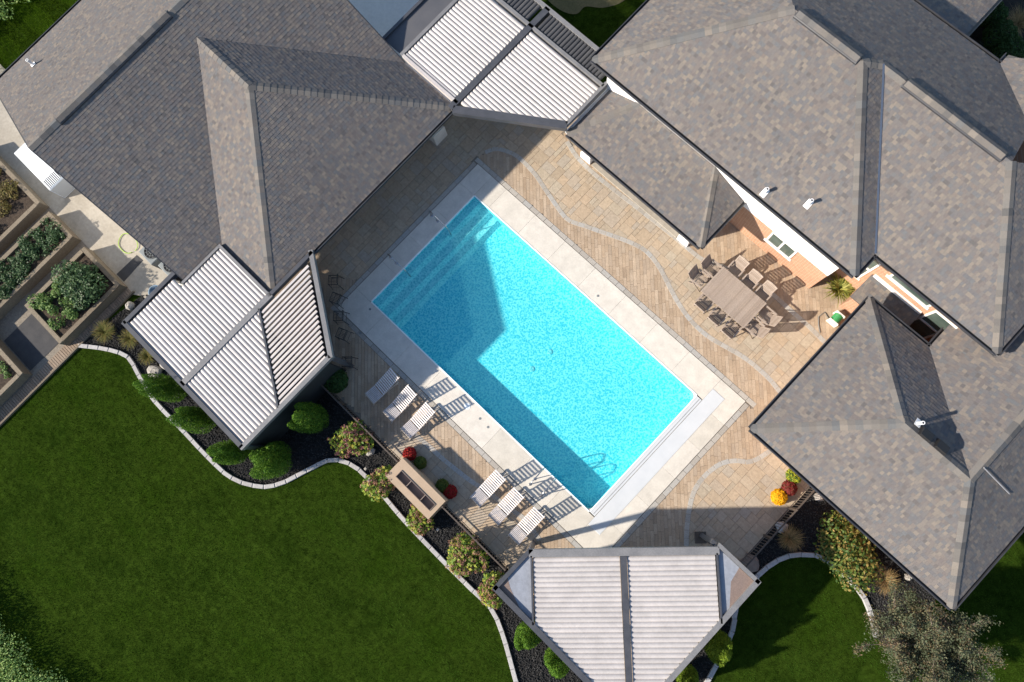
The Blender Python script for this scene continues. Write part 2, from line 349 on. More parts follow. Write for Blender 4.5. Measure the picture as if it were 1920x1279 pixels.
def water_mat():
    m = bpy.data.materials.new('water'); m.use_nodes = True; MT['water'] = m
    nt = m.node_tree; N = nt.nodes; L = nt.links; N.remove(N['Principled BSDF'])
    t = N.new('ShaderNodeBsdfTransparent'); t.inputs[0].default_value = (.48, .885, .905, 1)
    gl = N.new('ShaderNodeBsdfGlossy'); gl.inputs['Roughness'].default_value = .04
    lw = N.new('ShaderNodeLayerWeight'); lw.inputs['Blend'].default_value = .5
    pw = N.new('ShaderNodeMath'); pw.operation = 'POWER'; L.new(lw.outputs['Facing'], pw.inputs[0]); pw.inputs[1].default_value = 5.0
    f = N.new('ShaderNodeMath'); f.operation = 'MULTIPLY_ADD'; L.new(pw.outputs[0], f.inputs[0]); f.inputs[1].default_value = .9; f.inputs[2].default_value = .02
    n = N.new('ShaderNodeTexNoise'); n.inputs['Scale'].default_value = 5; n.inputs['Detail'].default_value = 3; n.inputs['Distortion'].default_value = .6
    g = N.new('ShaderNodeNewGeometry'); L.new(g.outputs['Position'], n.inputs['Vector'])
    bp = N.new('ShaderNodeBump'); bp.inputs['Strength'].default_value = .5; bp.inputs['Distance'].default_value = .03; L.new(n.outputs['Fac'], bp.inputs['Height'])
    L.new(bp.outputs[0], gl.inputs['Normal'])
    df = N.new('ShaderNodeBsdfDiffuse'); df.inputs[0].default_value = (.16, .66, .72, 1); m0 = N.new('ShaderNodeMixShader'); m0.inputs[0].default_value = .06; L.new(t.outputs[0], m0.inputs[1]); L.new(df.outputs[0], m0.inputs[2])
    mx = N.new('ShaderNodeMixShader'); L.new(f.outputs[0], mx.inputs[0]); L.new(m0.outputs[0], mx.inputs[1]); L.new(gl.outputs[0], mx.inputs[2])
    L.new(mx.outputs[0], N['Material Output'].inputs['Surface'])
water_mat()
# ------------------------------------------------------------------ ground, lawns, beds, paths
PL_, PW = 12.08, 6.10                       # pool opening
def sheet(rect, hole, z):
    x0, x1, y0, y1 = rect; a0, a1, b0, b1 = hole; mb = MB()
    vs = [(x, y, z) for y in (y0, b0, b1, y1) for x in (x0, a0, a1, x1)]
    fs = [(r * 4 + c, r * 4 + c + 1, r * 4 + c + 5, r * 4 + c + 4) for r in range(3) for c in range(3) if not (r == 1 and c == 1)]
    return mb.add(vs, fs)
HOLE = (-.12, 12.3, -.12, 6.22)
struct('lawn', sheet((-250, 250, -250, 250), HOLE, -.045), 'lawn')
def flat(name, poly, z, m):
    poly = ccw(poly); return struct(name, MB().add([(p[0], p[1], z) for p in poly], [tuple(range(len(poly)))]), m)
# left planting bed: between the kerb curve, the patio and the board walk
KERB_L = smooth_line(P2([(148, 648), (200, 655), (240, 670), (265, 710), (290, 750), (340, 803), (400, 866), (440, 898), (490, 912), (530, 905), (580, 880), (620, 863), (660, 872), (700, 907), (760, 977), (832, 1052), (880, 1100), (920, 1140), (943, 1190), (968, 1279), (985, 1340), (1000, 1420)]))
KERB_R = smooth_line(P2([(1290, 1330), (1325, 1279), (1370, 1190), (1383, 1130), (1418, 1082), (1460, 1050), (1500, 1040), (1545, 1048), (1590, 1085), (1620, 1122), (1636, 1165), (1642, 1195)]))
bed_l = KERB_L + [(22, -8.0), (19.6, -4.0), (17.0, -3.0), (11.0, -3.7), (-3.0, -3.7), (-5.2, -4.0), (-7.45, -6.5), (-7.9, -9.6)]
flat('garden_bed', bed_l, -.03, 'mulch')
bed_r = [(17.4, -4.0)] + KERB_R + [(24.0, 4.0), (23.0, 7.0), (17.4, 7.0)]
flat('garden_bed', bed_r, -.026, 'mulch')
flat('path', [(-30, -6.76), (-7.75, -6.72), (-7.4, -6.5), (-5.0, -6.3), (-5.0, -3.9), (-30, -3.9)], -.02, 'path_concrete')
flat('driveway', [(-14, 7.6), (-5.3, 7.6), (-5.3, 13.2), (-5.3, 30), (-14, 30)], -.022, 'driveway')
flat('vegetable_plot', [(-30, -6.7), (-8.3, -6.7), (-8.3, -30), (-30, -30)], -.03, 'pebble_path')
flat('asphalt_pad', [(-10.45, -10.3), (-8.6, -10.3), (-8.6, -11.95), (-10.45, -11.95)], -.015, 'asphalt')
# concrete apron curving across the far lawn, and the shaded bed in the far corner
flat('path', smooth_line(P2([(1000, -60), (1020, -10), (1050, 18), (1080, 26), (1098, 12), (1130, 14), (1165, 4), (1185, -20), (1200, -80)])), -.02, 'dry_ground')
flat('garden_bed', [(10.0, 20.8), (20, 20.8), (20, 32), (10.0, 32)], -.02, 'mulch')

# ------------------------------------------------------------------ patio paving
OX0, OX1, OY0, OY1 = -.87, 13.59, -1.15, 7.20       # outer edge of the concrete surround
PAT = (-5.3, 17.42, -3.72, 13.3)
patio = struct('patio', sheet(PAT, HOLE, -.018), 'grout')
C1 = smooth_line(P2([(892, 300), (905, 289), (926, 280), (945, 282), (968, 292), (987, 309), (1004, 328), (1019, 350), (1038, 378), (1056, 403), (1071, 415), (1100, 425), (1128, 435), (1157, 445), (1185, 456), (1210, 470), (1230, 492), (1244, 515), (1258, 543), (1275, 573), (1298, 604), (1328, 631), (1362, 651), (1393, 669), (1418, 688), (1440, 708), (1458, 729), (1475, 752)]), 4)
C1b = smooth_line(P2([(1556, 652), (1535, 630), (1512, 608), (1480, 580), (1440, 545), (1400, 520), (1355, 500), (1316, 486), (1275, 453), (1230, 417), (1175, 374), (1120, 331), (1085, 298), (1066, 270)]), 4)
A1 = [(-1.1, .2), (-1.1, 7.4)] + C1 + [(15.2, 8.6), (15.2, 10.8)] + C1b + [(1.6, 10.3), (1.6, 13.2), (-5.2, 13.2), (-5.2, -.6), (-2.8, -.6)]
C2 = smooth_line(P2([(760, 800), (786, 822), (809, 841), (831, 861), (862, 886), (886, 904), (915, 922), (950, 950), (985, 975), (1010, 1010)]), 4)
A2 = C2 + [(11.6, -3.72), (4.6, -3.72)]
C3 = smooth_line(P2([(1287, 1040), (1287, 1018), (1288, 990), (1292, 958), (1298, 931), (1307, 911), (1320, 894), (1337, 879), (1356, 868), (1380, 864), (1403, 866), (1421, 860), (1442, 847), (1460, 835)]), 4)
A3 = C3 + [(17.5, 6.9), (17.5, .2)]
AREAS = [A1, A2, A3]
AN = []
for A in AREAS:
    A_ = ccw(A); AN.append((np.array(A_), np.roll(np.array(A_), -1, 0)))
def near(p):
    """signed distance to the nearest paving border (positive inside the slab areas) and that edge"""
    best = None
    for (a, b), A in zip(AN, AREAS):
        d = b - a; L2 = (d ** 2).sum(1) + 1e-12; t = np.clip(((p[0] - a[:, 0]) * d[:, 0] + (p[1] - a[:, 1]) * d[:, 1]) / L2, 0, 1)
        q = a + d * t[:, None]; e = np.hypot(q[:, 0] - p[0], q[:, 1] - p[1]); i = int(e.argmin())
        if best is None or e[i] < best[0]: best = (e[i], tuple(a[i]), tuple(b[i]), inside(p, A))
    return best
SUR = (OX0 - .02, OX1 + .02, OY0 - .02, OY1 + .02)
def cut_out_surround(poly, g=.2):
    """keep what lies outside the concrete surround and its border band"""
    x0, x1, y0, y1 = SUR[0] - g, SUR[1] + g, SUR[2] - g, SUR[3] + g
    cx = sum(p[0] for p in poly) / len(poly); cy = sum(p[1] for p in poly) / len(poly)
    if all(p[0] <= x0 or p[0] >= x1 or p[1] <= y0 or p[1] >= y1 for p in poly) and not (x0 < cx < x1 and y0 < cy < y1): return poly
    cand = [clip(poly, (x0, 0), (x0, 1), True), clip(poly, (x1, 0), (x1, 1), False), clip(poly, (0, y0), (1, y0), False), clip(poly, (0, y1), (1, y1), True)]
    cand = [c for c in cand if len(c) >= 3]
    return max(cand, key=area) if cand else []
def visible(c):
    """not under a roof"""
    x, y = c
    if x < -2.3 and y < 7.7: return False
    if x < 1.5 and y > 7.5 + (x + 2.0) * .66: return False
    if x < 1.3 and y < -2.4 : return False
    if x > 14.1 and y > 6.2: return False
    if x - y > 13.6: return False
    if 2 < x < 8.3 and y > 10.3: return False
    if x > 17.3 or y < -3.6: return False
    return True
slabs = []
U = .18; nx = int((PAT[1] - PAT[0]) / U); ny = int((PAT[3] - PAT[2]) / U); occ = np.zeros((nx + 4, ny + 4), bool)
rs = random.Random(3)
for j in range(ny):
    for i in range(nx):
        if occ[i, j]: continue
        opts = [(3, 2), (2, 3), (2, 2), (2, 2), (3, 2), (2, 1), (1, 2), (3, 3)]; rs.shuffle(opts)
        for w, h in opts + [(1, 1)]:
            if not occ[i:i + w, j:j + h].any(): break
        occ[i:i + w, j:j + h] = True
        x0 = PAT[0] + i * U; y0 = PAT[2] + j * U; x1 = min(x0 + w * U, PAT[1]); y1 = min(y0 + h * U, PAT[3])
        c = ((x0 + x1) / 2, (y0 + y1) / 2); g = .0035
        if SUR[0] < x0 and x1 < SUR[1] and SUR[2] < y0 and y1 < SUR[3]: continue
        d, a, b, ins = near(c)
        poly = [(x0 + g, y0 + g), (x1 - g, y0 + g), (x1 - g, y1 - g), (x0 + g, y1 - g)]
        if d < .55: poly = clip(poly, a, b, True)
        elif not ins: continue
        if len(poly) < 3: continue
        poly = cut_out_surround(poly)
        if len(poly) >= 3 and area(poly) > .004: slabs.append((poly, visible(c)))
slabs.sort(key=lambda s: (-s[1], -area(s[0])))
rest = MB(); npart = 0
for poly, vis in slabs:
    top = random.uniform(-.003, .003)
    if vis and npart < 290:
        c = (sum(p[0] for p in poly) / len(poly), sum(p[1] for p in poly) / len(poly))
        o = obj('paving_slab', MB().prism([(p[0] - c[0], p[1] - c[1]) for p in poly], -.035, top, .005, tilt=.006), 'slab', patio); o.location = (c[0], c[1], 0); npart += 1
    else: rest.prism(poly, -.035, top, .005, tilt=.006)
obj('paving_slabs', rest, 'slab_rest', patio, kind='stuff')
# narrow paver planks laid on the diagonal
pk = MB(); D = 2 ** -.5; W_, rp_ = .135, random.Random(5)
def uv2xy(u, v): return (u * D + v * D, -u * D + v * D)          # u runs along (1,-1), v along (1,1)
for k in range(-70, 175):
    v0 = k * W_; u = -16 + rp_.random() * .6
    while u < 17:
        l = rp_.choice((.4, .5, .6, .6)); g = .003
        poly = [uv2xy(u + g, v0 + g), uv2xy(u + l - g, v0 + g), uv2xy(u + l - g, v0 + W_ - g), uv2xy(u + g, v0 + W_ - g)]
        c = uv2xy(u + l / 2, v0 + W_ / 2); u += l
        if not (PAT[0] < c[0] < PAT[1] and PAT[2] < c[1] < PAT[3]): continue
        if SUR[0] + .25 < c[0] < SUR[1] - .25 and SUR[2] + .25 < c[1] < SUR[3] - .25: continue
        d, a, b, ins = near(c)
        if ins and d > .4: continue
        if d < .4: poly = clip(poly, a, b, False)
        if len(poly) < 3: continue
        poly = clip_poly(ccw(poly), [(PAT[0], PAT[2]), (PAT[1], PAT[2]), (PAT[1], PAT[3]), (PAT[0], PAT[3])])
        if len(poly) < 3: continue
        poly = cut_out_surround(poly)
        if len(poly) < 3 or area(poly) < .003: continue
        pk.prism(ccw(poly), -.035, random.uniform(-.003, .002), .003, tilt=.008)
obj('paver_planks', pk, 'plank', patio, kind='stuff')
# border bricks: along the curves (lying 6 mm proud) and round the concrete surround
bb = MB().box(-.145, .145, -.09, .09, -.03, .006, .006).mesh('border_brick', 'border')
def border(line, step=.30):
    for x, y, a in walk(line, step):
        o = obj('border_brick', bb, None, patio); o.location = (x, y, random.uniform(-.002, .002)); o.rotation_euler = (0, 0, a)
border(C1[5:]); border(C1b); border(C2); border(C3)
bs = MB().box(-.193, .193, -.092, .092, -.03, .003, .005).mesh('border_brick', 'border')
def border_s(p, q):
    for x, y, a in walk([p, q], .396):
        o = obj('border_brick', bs, None, patio); o.location = (x, y, random.uniform(-.002, .002)); o.rotation_euler = (0, 0, a)
border_s((OX0 - .21, OY0 - .115), (OX1 + .21, OY0 - .115)); border_s((OX0 - .21, OY1 + .115), (OX1 + .21, OY1 + .115))
border_s((OX0 - .115, OY0), (OX0 - .115, OY1)); border_s((OX1 + .115, OY0), (OX1 + .115, OY1))

# ------------------------------------------------------------------ pool
pool = obj('swimming_pool', MB().add(
    [(0, 0, .0), (PL_, 0, 0), (PL_, PW, 0), (0, PW, 0), (0, 0, -.82), (PL_, 0, -.82), (PL_, PW, -.82), (0, PW, -.82)],
    [(0, 1, 5, 4), (1, 2, 6, 5), (2, 3, 7, 6), (3, 0, 4, 7), (4, 5, 6, 7)]), 'pool_liner'); pool['kind'] = 'structure'
for (x0, x1, x2, za, zb) in ((.002, .30, .46, -.22, -.42), (.46, .82, .98, -.42, -.62), (.98, 1.26, 1.44, -.62, -.816)):
    prof = [(x0, za), (x1, za), (x2, zb), (x0, zb)]; vs = [(x, y, z) for y in (.003, PW - .003) for x, z in prof]
    obj('pool_step', MB().add(vs, [(0, 1, 5, 4), (1, 2, 6, 5), (0, 4, 7, 3), (0, 3, 2, 1), (4, 5, 6, 7), (2, 3, 7, 6)]), 'step_liner', pool)
m = MB()                                                          # small fillets in the far corners
for cy, s in ((0.002, 1), (PW - .002, -1)):
    r = .22; pts = [(PL_ - .002, cy)] + [(PL_ - .002 - r + r * math.sin(t), cy + s * (r - r * math.cos(t))) for t in [i * math.pi / 12 for i in range(0, 7)]]
    m.prism(pts, -.81, -.004)
obj('pool_corner', m, 'coping', pool)
m = MB()
for a, b in (((-.005, -.012), (PL_, -.012)), ((-.012, PW + .012), (PL_, PW + .012)), ((-.012, 0), (-.012, PW)), ((PL_ + .012, 0), (PL_ + .012, PW))):
    m.bar((a[0], a[1], .004), (b[0], b[1], .004), .05, .04)
obj('liner_bead', m, 'bead', pool)
def coping_slab(x0, x1, y0, y1, cut=None):
    g = .0025; poly = [(x0 + g, y0 + g), (x1 - g, y0 + g), (x1 - g, y1 - g), (x0 + g, y1 - g)]
    if cut: poly = clip(poly, *cut)
    c = (sum(p[0] for p in poly) / len(poly), sum(p[1] for p in poly) / len(poly))
    o = obj('coping_slab', MB().prism([(p[0] - c[0], p[1] - c[1]) for p in poly], -.1, random.uniform(.011, .0125), .003), 'coping', pool); o.location = (c[0], c[1], 0)
xs = [OX0, .79, 2.45, 4.11, 5.77, 7.43, 9.09, 10.75, 12.36]
for a, b in zip(xs[:-1], xs[1:]): coping_slab(a, b, OY0, -.036)
xs = [-.04, .79, 2.45, 4.11, 5.77, 7.43, 9.09, 10.75, 12.36]
for a, b in zip(xs[:-1], xs[1:]): coping_slab(a, b, PW + .036, OY1)
ys = [-.036, 1.5, 3.05, 4.6, 6.1]
for a, b in zip(ys[:-1], ys[1:]): coping_slab(OX0, -.036, a, b)
coping_slab(OX0, -.04, 6.1, OY1)
ys = [OY0, .25, 1.7, 3.15, 4.6, 5.95, OY1]
for a, b in zip(ys[:-1], ys[1:]): coping_slab(12.36, OX1, a, b)
obj('cover_track', MB().box(12.115, 12.345, .0, 6.1, -.1, .012, .006), 'pool_lid', pool)
obj('cover_slot', MB().box(12.25, 12.262, .04, 6.06, .0, .0155), 'black_metal', pool)
obj('cover_lid', MB().box(12.365, 12.95, -.38, 6.72, .0, .022, .006), 'pool_lid', pool)
for p in ((1031, 660), (997, 692)):
    c = at(p[0], p[1], -.82); obj('pool_drain', MB().lathe((c.x, c.y, -.82), [(.11, .0), (.11, .02), (.09, .03), (.04, .035)], 20), 'step_liner', pool)
for p in ((694, 580), (1121, 555), (900, 785), (915, 801), (676, 625)):
    c = at(*p); obj('deck_jet', MB().lathe((c.x, c.y, .008), [(.05, 0), (.05, .012), (.03, .014)], 12), 'grey_metal', pool)
c = at(876, 762); obj('skimmer_lid', MB().lathe((c.x, c.y, .008), [(.13, 0), (.13, .012), (.11, .016)], 20), 'bead', pool)
w = obj('water', MB().add([(.0, .0, -.09), (PL_, 0, -.09), (PL_, PW, -.09), (0, PW, -.09)], [(0, 1, 2, 3)]), 'water'); w['kind'] = 'structure'
# hand rails at the steps and at the deep end
def grab_rail(p, q, label, grp):
    """p: anchor on the deck, q: over the water"""
    t = thing('grab_rail', label, 'handrail', (p[0], p[1], .01), 0, grp); p = Vector((p[0], p[1], .01)); q = Vector((q[0], q[1], 0)); d = q - p
    obj('rail', MB().tube([p, p + Vector((0, 0, .55)), p + d * .1 + Vector((0, 0, .72)), p + d * .3 + Vector((0, 0, .78)), p + d * .8 + Vector((0, 0, .66)), p + d * .97 + Vector((0, 0, .50)), q + Vector((0, 0, .2)), q + Vector((0, 0, -.4))], .022, 8), 'steel', t, True)
    for e in (p, p + d * .32): obj('anchor_flange', MB().lathe((e.x, e.y, .01), [(.06, 0), (.055, .02), (.03, .03)], 14), 'steel', t)
    obj('brace', MB().tube([p + d * .32, p + d * .32 + Vector((0, 0, .76))], .018, 8), 'steel', t, True)
grab_rail((-.72, 4.28), (.35, 4.28), 'thin steel handrail over the pool steps, nearer the covered walkway corner', 'handrails at the pool steps')
grab_rail((-.72, 1.86), (.35, 1.86), 'thin steel handrail over the pool steps, nearer the three shaded loungers', 'handrails at the pool steps')
grab_rail((9.74, -.84), (9.72, .02), 'steel ladder rail beside the sunny loungers, the one farther from the pool cover', 'ladder rails at the deep end')
grab_rail((10.33, -.84), (10.31, .02), 'steel ladder rail beside the sunny loungers, the one closer to the pool cover', 'ladder rails at the deep end')
# ------------------------------------------------------------------ shingled roofs
def shingle_face(mb, pts, up, expo=.125):
    """pts: convex roof face in 3D; up: horizontal direction towards the ridge. Fills mb with shingle tabs."""
    pts = [Vector(p) for p in pts]; n = (pts[1] - pts[0]).cross(pts[2] - pts[0]).normalized()
    if n.z < 0: n = -n
    h = Vector((up[0], up[1], 0)).normalized(); u = Vector((-h.y, h.x, 0)); u = (u - n * u.dot(n)).normalized(); v = n.cross(u)
    if v.z < 0: v = -v
    O = pts[0]; P = ccw([((p - O).dot(u), (p - O).dot(v)) for p in pts])
    u0, u1 = min(p[0] for p in P), max(p[0] for p in P); v0, v1 = min(p[1] for p in P), max(p[1] for p in P)
    row = 0; y = v0
    while y < v1:
        band = clip(clip([(u0 - 1, y), (u1 + 1, y), (u1 + 1, y + expo), (u0 - 1, y + expo)], (0, y), (1, y)), (0, y + expo), (1, y + expo), False)
        bp = clip_poly(band, P)
        if len(bp) >= 3:
            x = min(p[0] for p in bp) - random.random() * .2; xe = max(p[0] for p in bp)
            while x < xe:
                w = random.choice((.075, .095, .115, .115, .135, .16)); q = clip_poly([(x, y), (x + w - .004, y), (x + w - .004, y + expo), (x, y + expo)], P); x += w
                if len(q) < 3: continue
                lift = random.choice((.008, .008, .011, .013)); z = lambda t: lift - (lift - .003) * (t - y) / expo
                top = [O + u * a + v * b + n * z(b) for a, b in q]; k = len(q); r = random.random()
                if (top[1] - top[0]).cross(top[2] - top[0]).dot(n) < 0: top = top[::-1]; q = q[::-1]
                vs = list(top); fs = [tuple(range(k))]
                for i in range(k):
                    a, b = q[i], q[(i + 1) % k]
                    if abs(a[1] - y) < 1e-5 and abs(b[1] - y) < 1e-5:
                        m_ = len(vs); vs += [top[i] - n * (lift + .006), top[(i + 1) % k] - n * (lift + .006)]; fs.append((i, m_, m_ + 1, (i + 1) % k))
                mb.add(vs, fs, r)
        y += expo; row += 1
def deck(mb, pts, t=.05):
    """solid roof board under the shingles"""
    pts = [Vector(p) for p in pts]; n = (pts[1] - pts[0]).cross(pts[2] - pts[0]).normalized()
    if n.z < 0: pts = pts[::-1]
    k = len(pts); vs = [p - Vector((0, 0, .004)) for p in pts] + [p - Vector((0, 0, t + .004)) for p in pts]
    mb.add(vs, [tuple(range(k)), tuple(range(2 * k - 1, k - 1, -1))] + [(i, i + k, (i + 1) % k + k, (i + 1) % k) for i in range(k)])
def caps(roof, p, q, drop, step=.23, wid=.16):
    """ridge cap shingles from p up to q, each one a piece"""
    p, q = Vector(p), Vector(q); d = q - p; L = d.length; d.normalize(); s = Vector((0, 0, 1)).cross(d).normalized(); up = d.cross(s)
    k = max(1, int(L / step)); st = L / k; hl = st / 2 + .02; t = .014
    vs = []
    for xx, lift in ((-hl, .030), (hl, .018)):
        vs += [(xx, -wid, lift - drop * wid), (xx, 0, lift), (xx, wid, lift - drop * wid), (xx, wid, lift - drop * wid - t), (xx, 0, lift - t - .01), (xx, -wid, lift - drop * wid - t)]
    fs = [(0, 6, 7, 1), (1, 7, 8, 2), (5, 0, 1, 4), (4, 1, 2, 3), (2, 8, 9, 3), (6, 0, 5, 11), (7, 6, 11, 10), (8, 7, 10, 9)]
    me = MB().add(vs, fs).mesh('ridge_cap', 'shingle_cap')
    for i in range(k):
        c = p + d * (st * (i + .5))
        o = bpy.data.objects.new('ridge_cap', me); put(o, roof)
        o.matrix_basis = Matrix(((d.x, s.x, up.x, c.x), (d.y, s.y, up.y, c.y), (d.z, s.z, up.z, c.z), (0, 0, 0, 1)))
def gutter(parent, p, q, out, m='gutter', h=.13, w=.12):
    """open K-gutter hung on an eave from p to q; out: horizontal outward direction"""
    p, q = Vector(p), Vector(q); o = Vector((out[0], out[1], 0)) * (w / 2 - .01); mb = MB()
    mb.bar(p + o + Vector((0, 0, -.10)), q + o + Vector((0, 0, -.10)), w, .02)
    mb.bar(p + o * 1.95 + Vector((0, 0, -.045)), q + o * 1.95 + Vector((0, 0, -.045)), .018, .11)
    mb.bar(p + o * 1.95 + Vector((0, 0, .012)), q + o * 1.95 + Vector((0, 0, .012)), .034, .018)
    mb.bar(p - o * .6 + Vector((0, 0, -.075)), q - o * .6 + Vector((0, 0, -.075)), .03, .09)
    obj('gutter', mb, m, parent)
    obj('fascia', MB().bar(p - o * .3 + Vector((0, 0, -.19)), q - o * .3 + Vector((0, 0, -.19)), .03, .13), 'white_trim', parent)
def vent_pipe(parent, base, n_up, m='white_trim'):
    b = Vector(base); mb = MB(); d = Vector((n_up[0], n_up[1], 0)).normalized(); s = Vector((-d.y, d.x, 0)); k = .5
    c = [b - d * .15 - s * .10, b - d * .15 + s * .10, b + d * .12 + s * .10, b + d * .12 - s * .10]
    for p in c: p.z = b.z + (p - b).dot(d) * k + .03
    mb.add(c + [p + Vector((0, 0, .012)) for p in c], [(4, 5, 6, 7), (0, 1, 5, 4), (1, 2, 6, 5), (2, 3, 7, 6), (3, 0, 4, 7)])
    mb.tube([b + Vector((0, 0, -.02)), b + Vector((0, 0, .36))], .055, 12); mb.lathe((b.x, b.y, b.z + .3), [(.06, 0), (.062, .07), (.035, .072), (.032, .02)], 12)
    v = obj('vent_pipe', mb, m, parent); obj('pipe_mouth', MB().lathe((b.x, b.y, b.z + .36), [(.034, 0), (.034, .004)], 12), 'black_metal', v)
def ridge_vent(parent, roof, p, q, drop, wid=.20):
    p, q = Vector(p), Vector(q); d = (q - p).normalized(); s = Vector((0, 0, 1)).cross(d); mb = MB(); pr = []
    up = Vector((0, 0, 1)); z0 = .07; e = d * .05
    prof = [(-wid, -drop * wid + .0), (-wid, -drop * wid + z0), (-wid + .03, -drop * (wid - .03) + z0 + .012), (0, z0), (wid - .03, -drop * (wid - .03) + z0 + .012), (wid, -drop * wid + z0), (wid, -drop * wid)]
    vs = [q_ + s * a + up * b for q_ in (p, q) for a, b in prof]; k = len(prof)
    mb.add(vs, [(i, i + 1, k + i + 1, k + i) for i in range(k - 1)] + [tuple(range(k - 1, -1, -1)), tuple(range(k, 2 * k))])
    obj('ridge_vent', mb, 'gutter', parent)
    caps(roof, p + up * (z0 - .006) + d * .05, q + up * (z0 - .006) - d * .05, drop, .23, wid - .04)
PITCH = .5
# ---- the house on the left
ZL = 2.62; xN, xR, xE, yS, yT = -17.1, -11.02, -4.95, -4.25, 7.7; zR = ZL + (xE - xR) * PITCH
yD0, xD = -2.3, -2.12; hD = (yT - yD0) / 2; yC = yD0 + hD; zD = ZL + hD * PITCH; xP, xB = xD - hD, xE - hD
house_l = thing('house', 'grey shingled house left of the pool with long gable roof and one broad hipped wing', 'house', (-10, 0, 0))
obj('wall', MB().box(-16.6, -5.4, -3.9, 7.35, 0, 2.45), 'white_wall', house_l)
obj('wall', MB().box(-5.4, -4.4, -1.9, 7.30, 0, 2.45), 'brick_wall', house_l)
obj('porch_ceiling', MB().box(-4.4, -2.2, -2.1, 7.45, 2.38, 2.44), 'white_trim', house_l)
for y in (-3.9, 7.3):
    obj('gable_wall', MB().add([(-16.6, y, 2.4), (-5.4, y, 2.4), (-11.02, y, 5.2), (-16.6, y + .06, 2.4), (-5.4, y + .06, 2.4), (-11.02, y + .06, 5.2)], [(0, 1, 2), (5, 4, 3), (0, 2, 5, 3), (1, 4, 5, 2)]), 'white_wall', house_l)
F = [([(xN, yS, ZL), (xN, yT, ZL), (xR, yT, zR), (xR, yS, zR)], (1, 0)),
     ([(xR, yS, zR), (xE, yS, ZL), (xE, yD0, ZL), (xB, yC, zD), (xR, yC, zR)], (-1, 0)),
     ([(xR, yT, zR), (xR, yC, zR), (xB, yC, zD), (xE, yT, ZL)], (-1, 0)),
     ([(xE, yD0, ZL), (xD, yD0, ZL), (xP, yC, zD), (xB, yC, zD)], (0, 1)),
     ([(xE, yT, ZL), (xB, yC, zD), (xP, yC, zD), (xD, yT, ZL)], (0, -1)),
     ([(xD, yD0, ZL), (xD, yT, ZL), (xP, yC, zD)], (-1, 0))]
d_ = MB()
for f, u in F: deck(d_, f)
roof = obj('roof', d_, 'roof_deck', house_l)
for f, u in F:
    s_ = MB(); shingle_face(s_, f, u); obj('shingles', s_, 'shingle', roof, kind='stuff')
caps(roof, (xR, yS, zR), (xR, 1.3 - 4.2, zR), .5); caps(roof, (xR, 2.6, zR), (xR, yT, zR), .5)
caps(roof, (xP, yC, zD), (xB, yC, zD), .5); caps(roof, (xD, yD0, ZL), (xP, yC, zD), .354); caps(roof, (xD, yT, ZL), (xP, yC, zD), .354)
ridge_vent(house_l, roof, (xR, -2.9, zR), (xR, 2.6, zR), .5)
gutter(house_l, (xN, yS, ZL), (xN, yT, ZL), (-1, 0)); gutter(house_l, (xE, yS, ZL), (xE, yD0, ZL), (1, 0))
gutter(house_l, (xD, yD0, ZL), (xD, yT, ZL), (1, 0)); gutter(house_l, (xE, yD0, ZL), (xD, yD0, ZL), (0, -1)); gutter(house_l, (xE, yT, ZL), (xD, yT, ZL), (0, 1), 'white_trim')
obj('rake_trim', MB().bar((xN, yS - .02, ZL - .08), (xR, yS - .02, zR - .08), .04, .16).bar((xR, yS - .02, zR - .08), (xE, yS - .02, ZL - .08), .04, .16), 'gutter', house_l)
obj('rake_trim', MB().bar((xN, yT + .02, ZL - .08), (xR, yT + .02, zR - .08), .04, .16).bar((xR, yT + .02, zR - .08), (xE, yT + .02, ZL - .08), .04, .16), 'gutter', house_l)
c = at(66, 124, 3.2); vent_pipe(house_l, (c.x, c.y, ZL + (c.x - xN) * PITCH), (1, 0))
for y in (6.95,):
    obj('column', MB().box(-3.2, -2.72, y - .33, y + .32, .0, .8, .02).box(-3.12, -2.80, y - .22, y + .22, .79, 2.40), 'concrete', house_l)
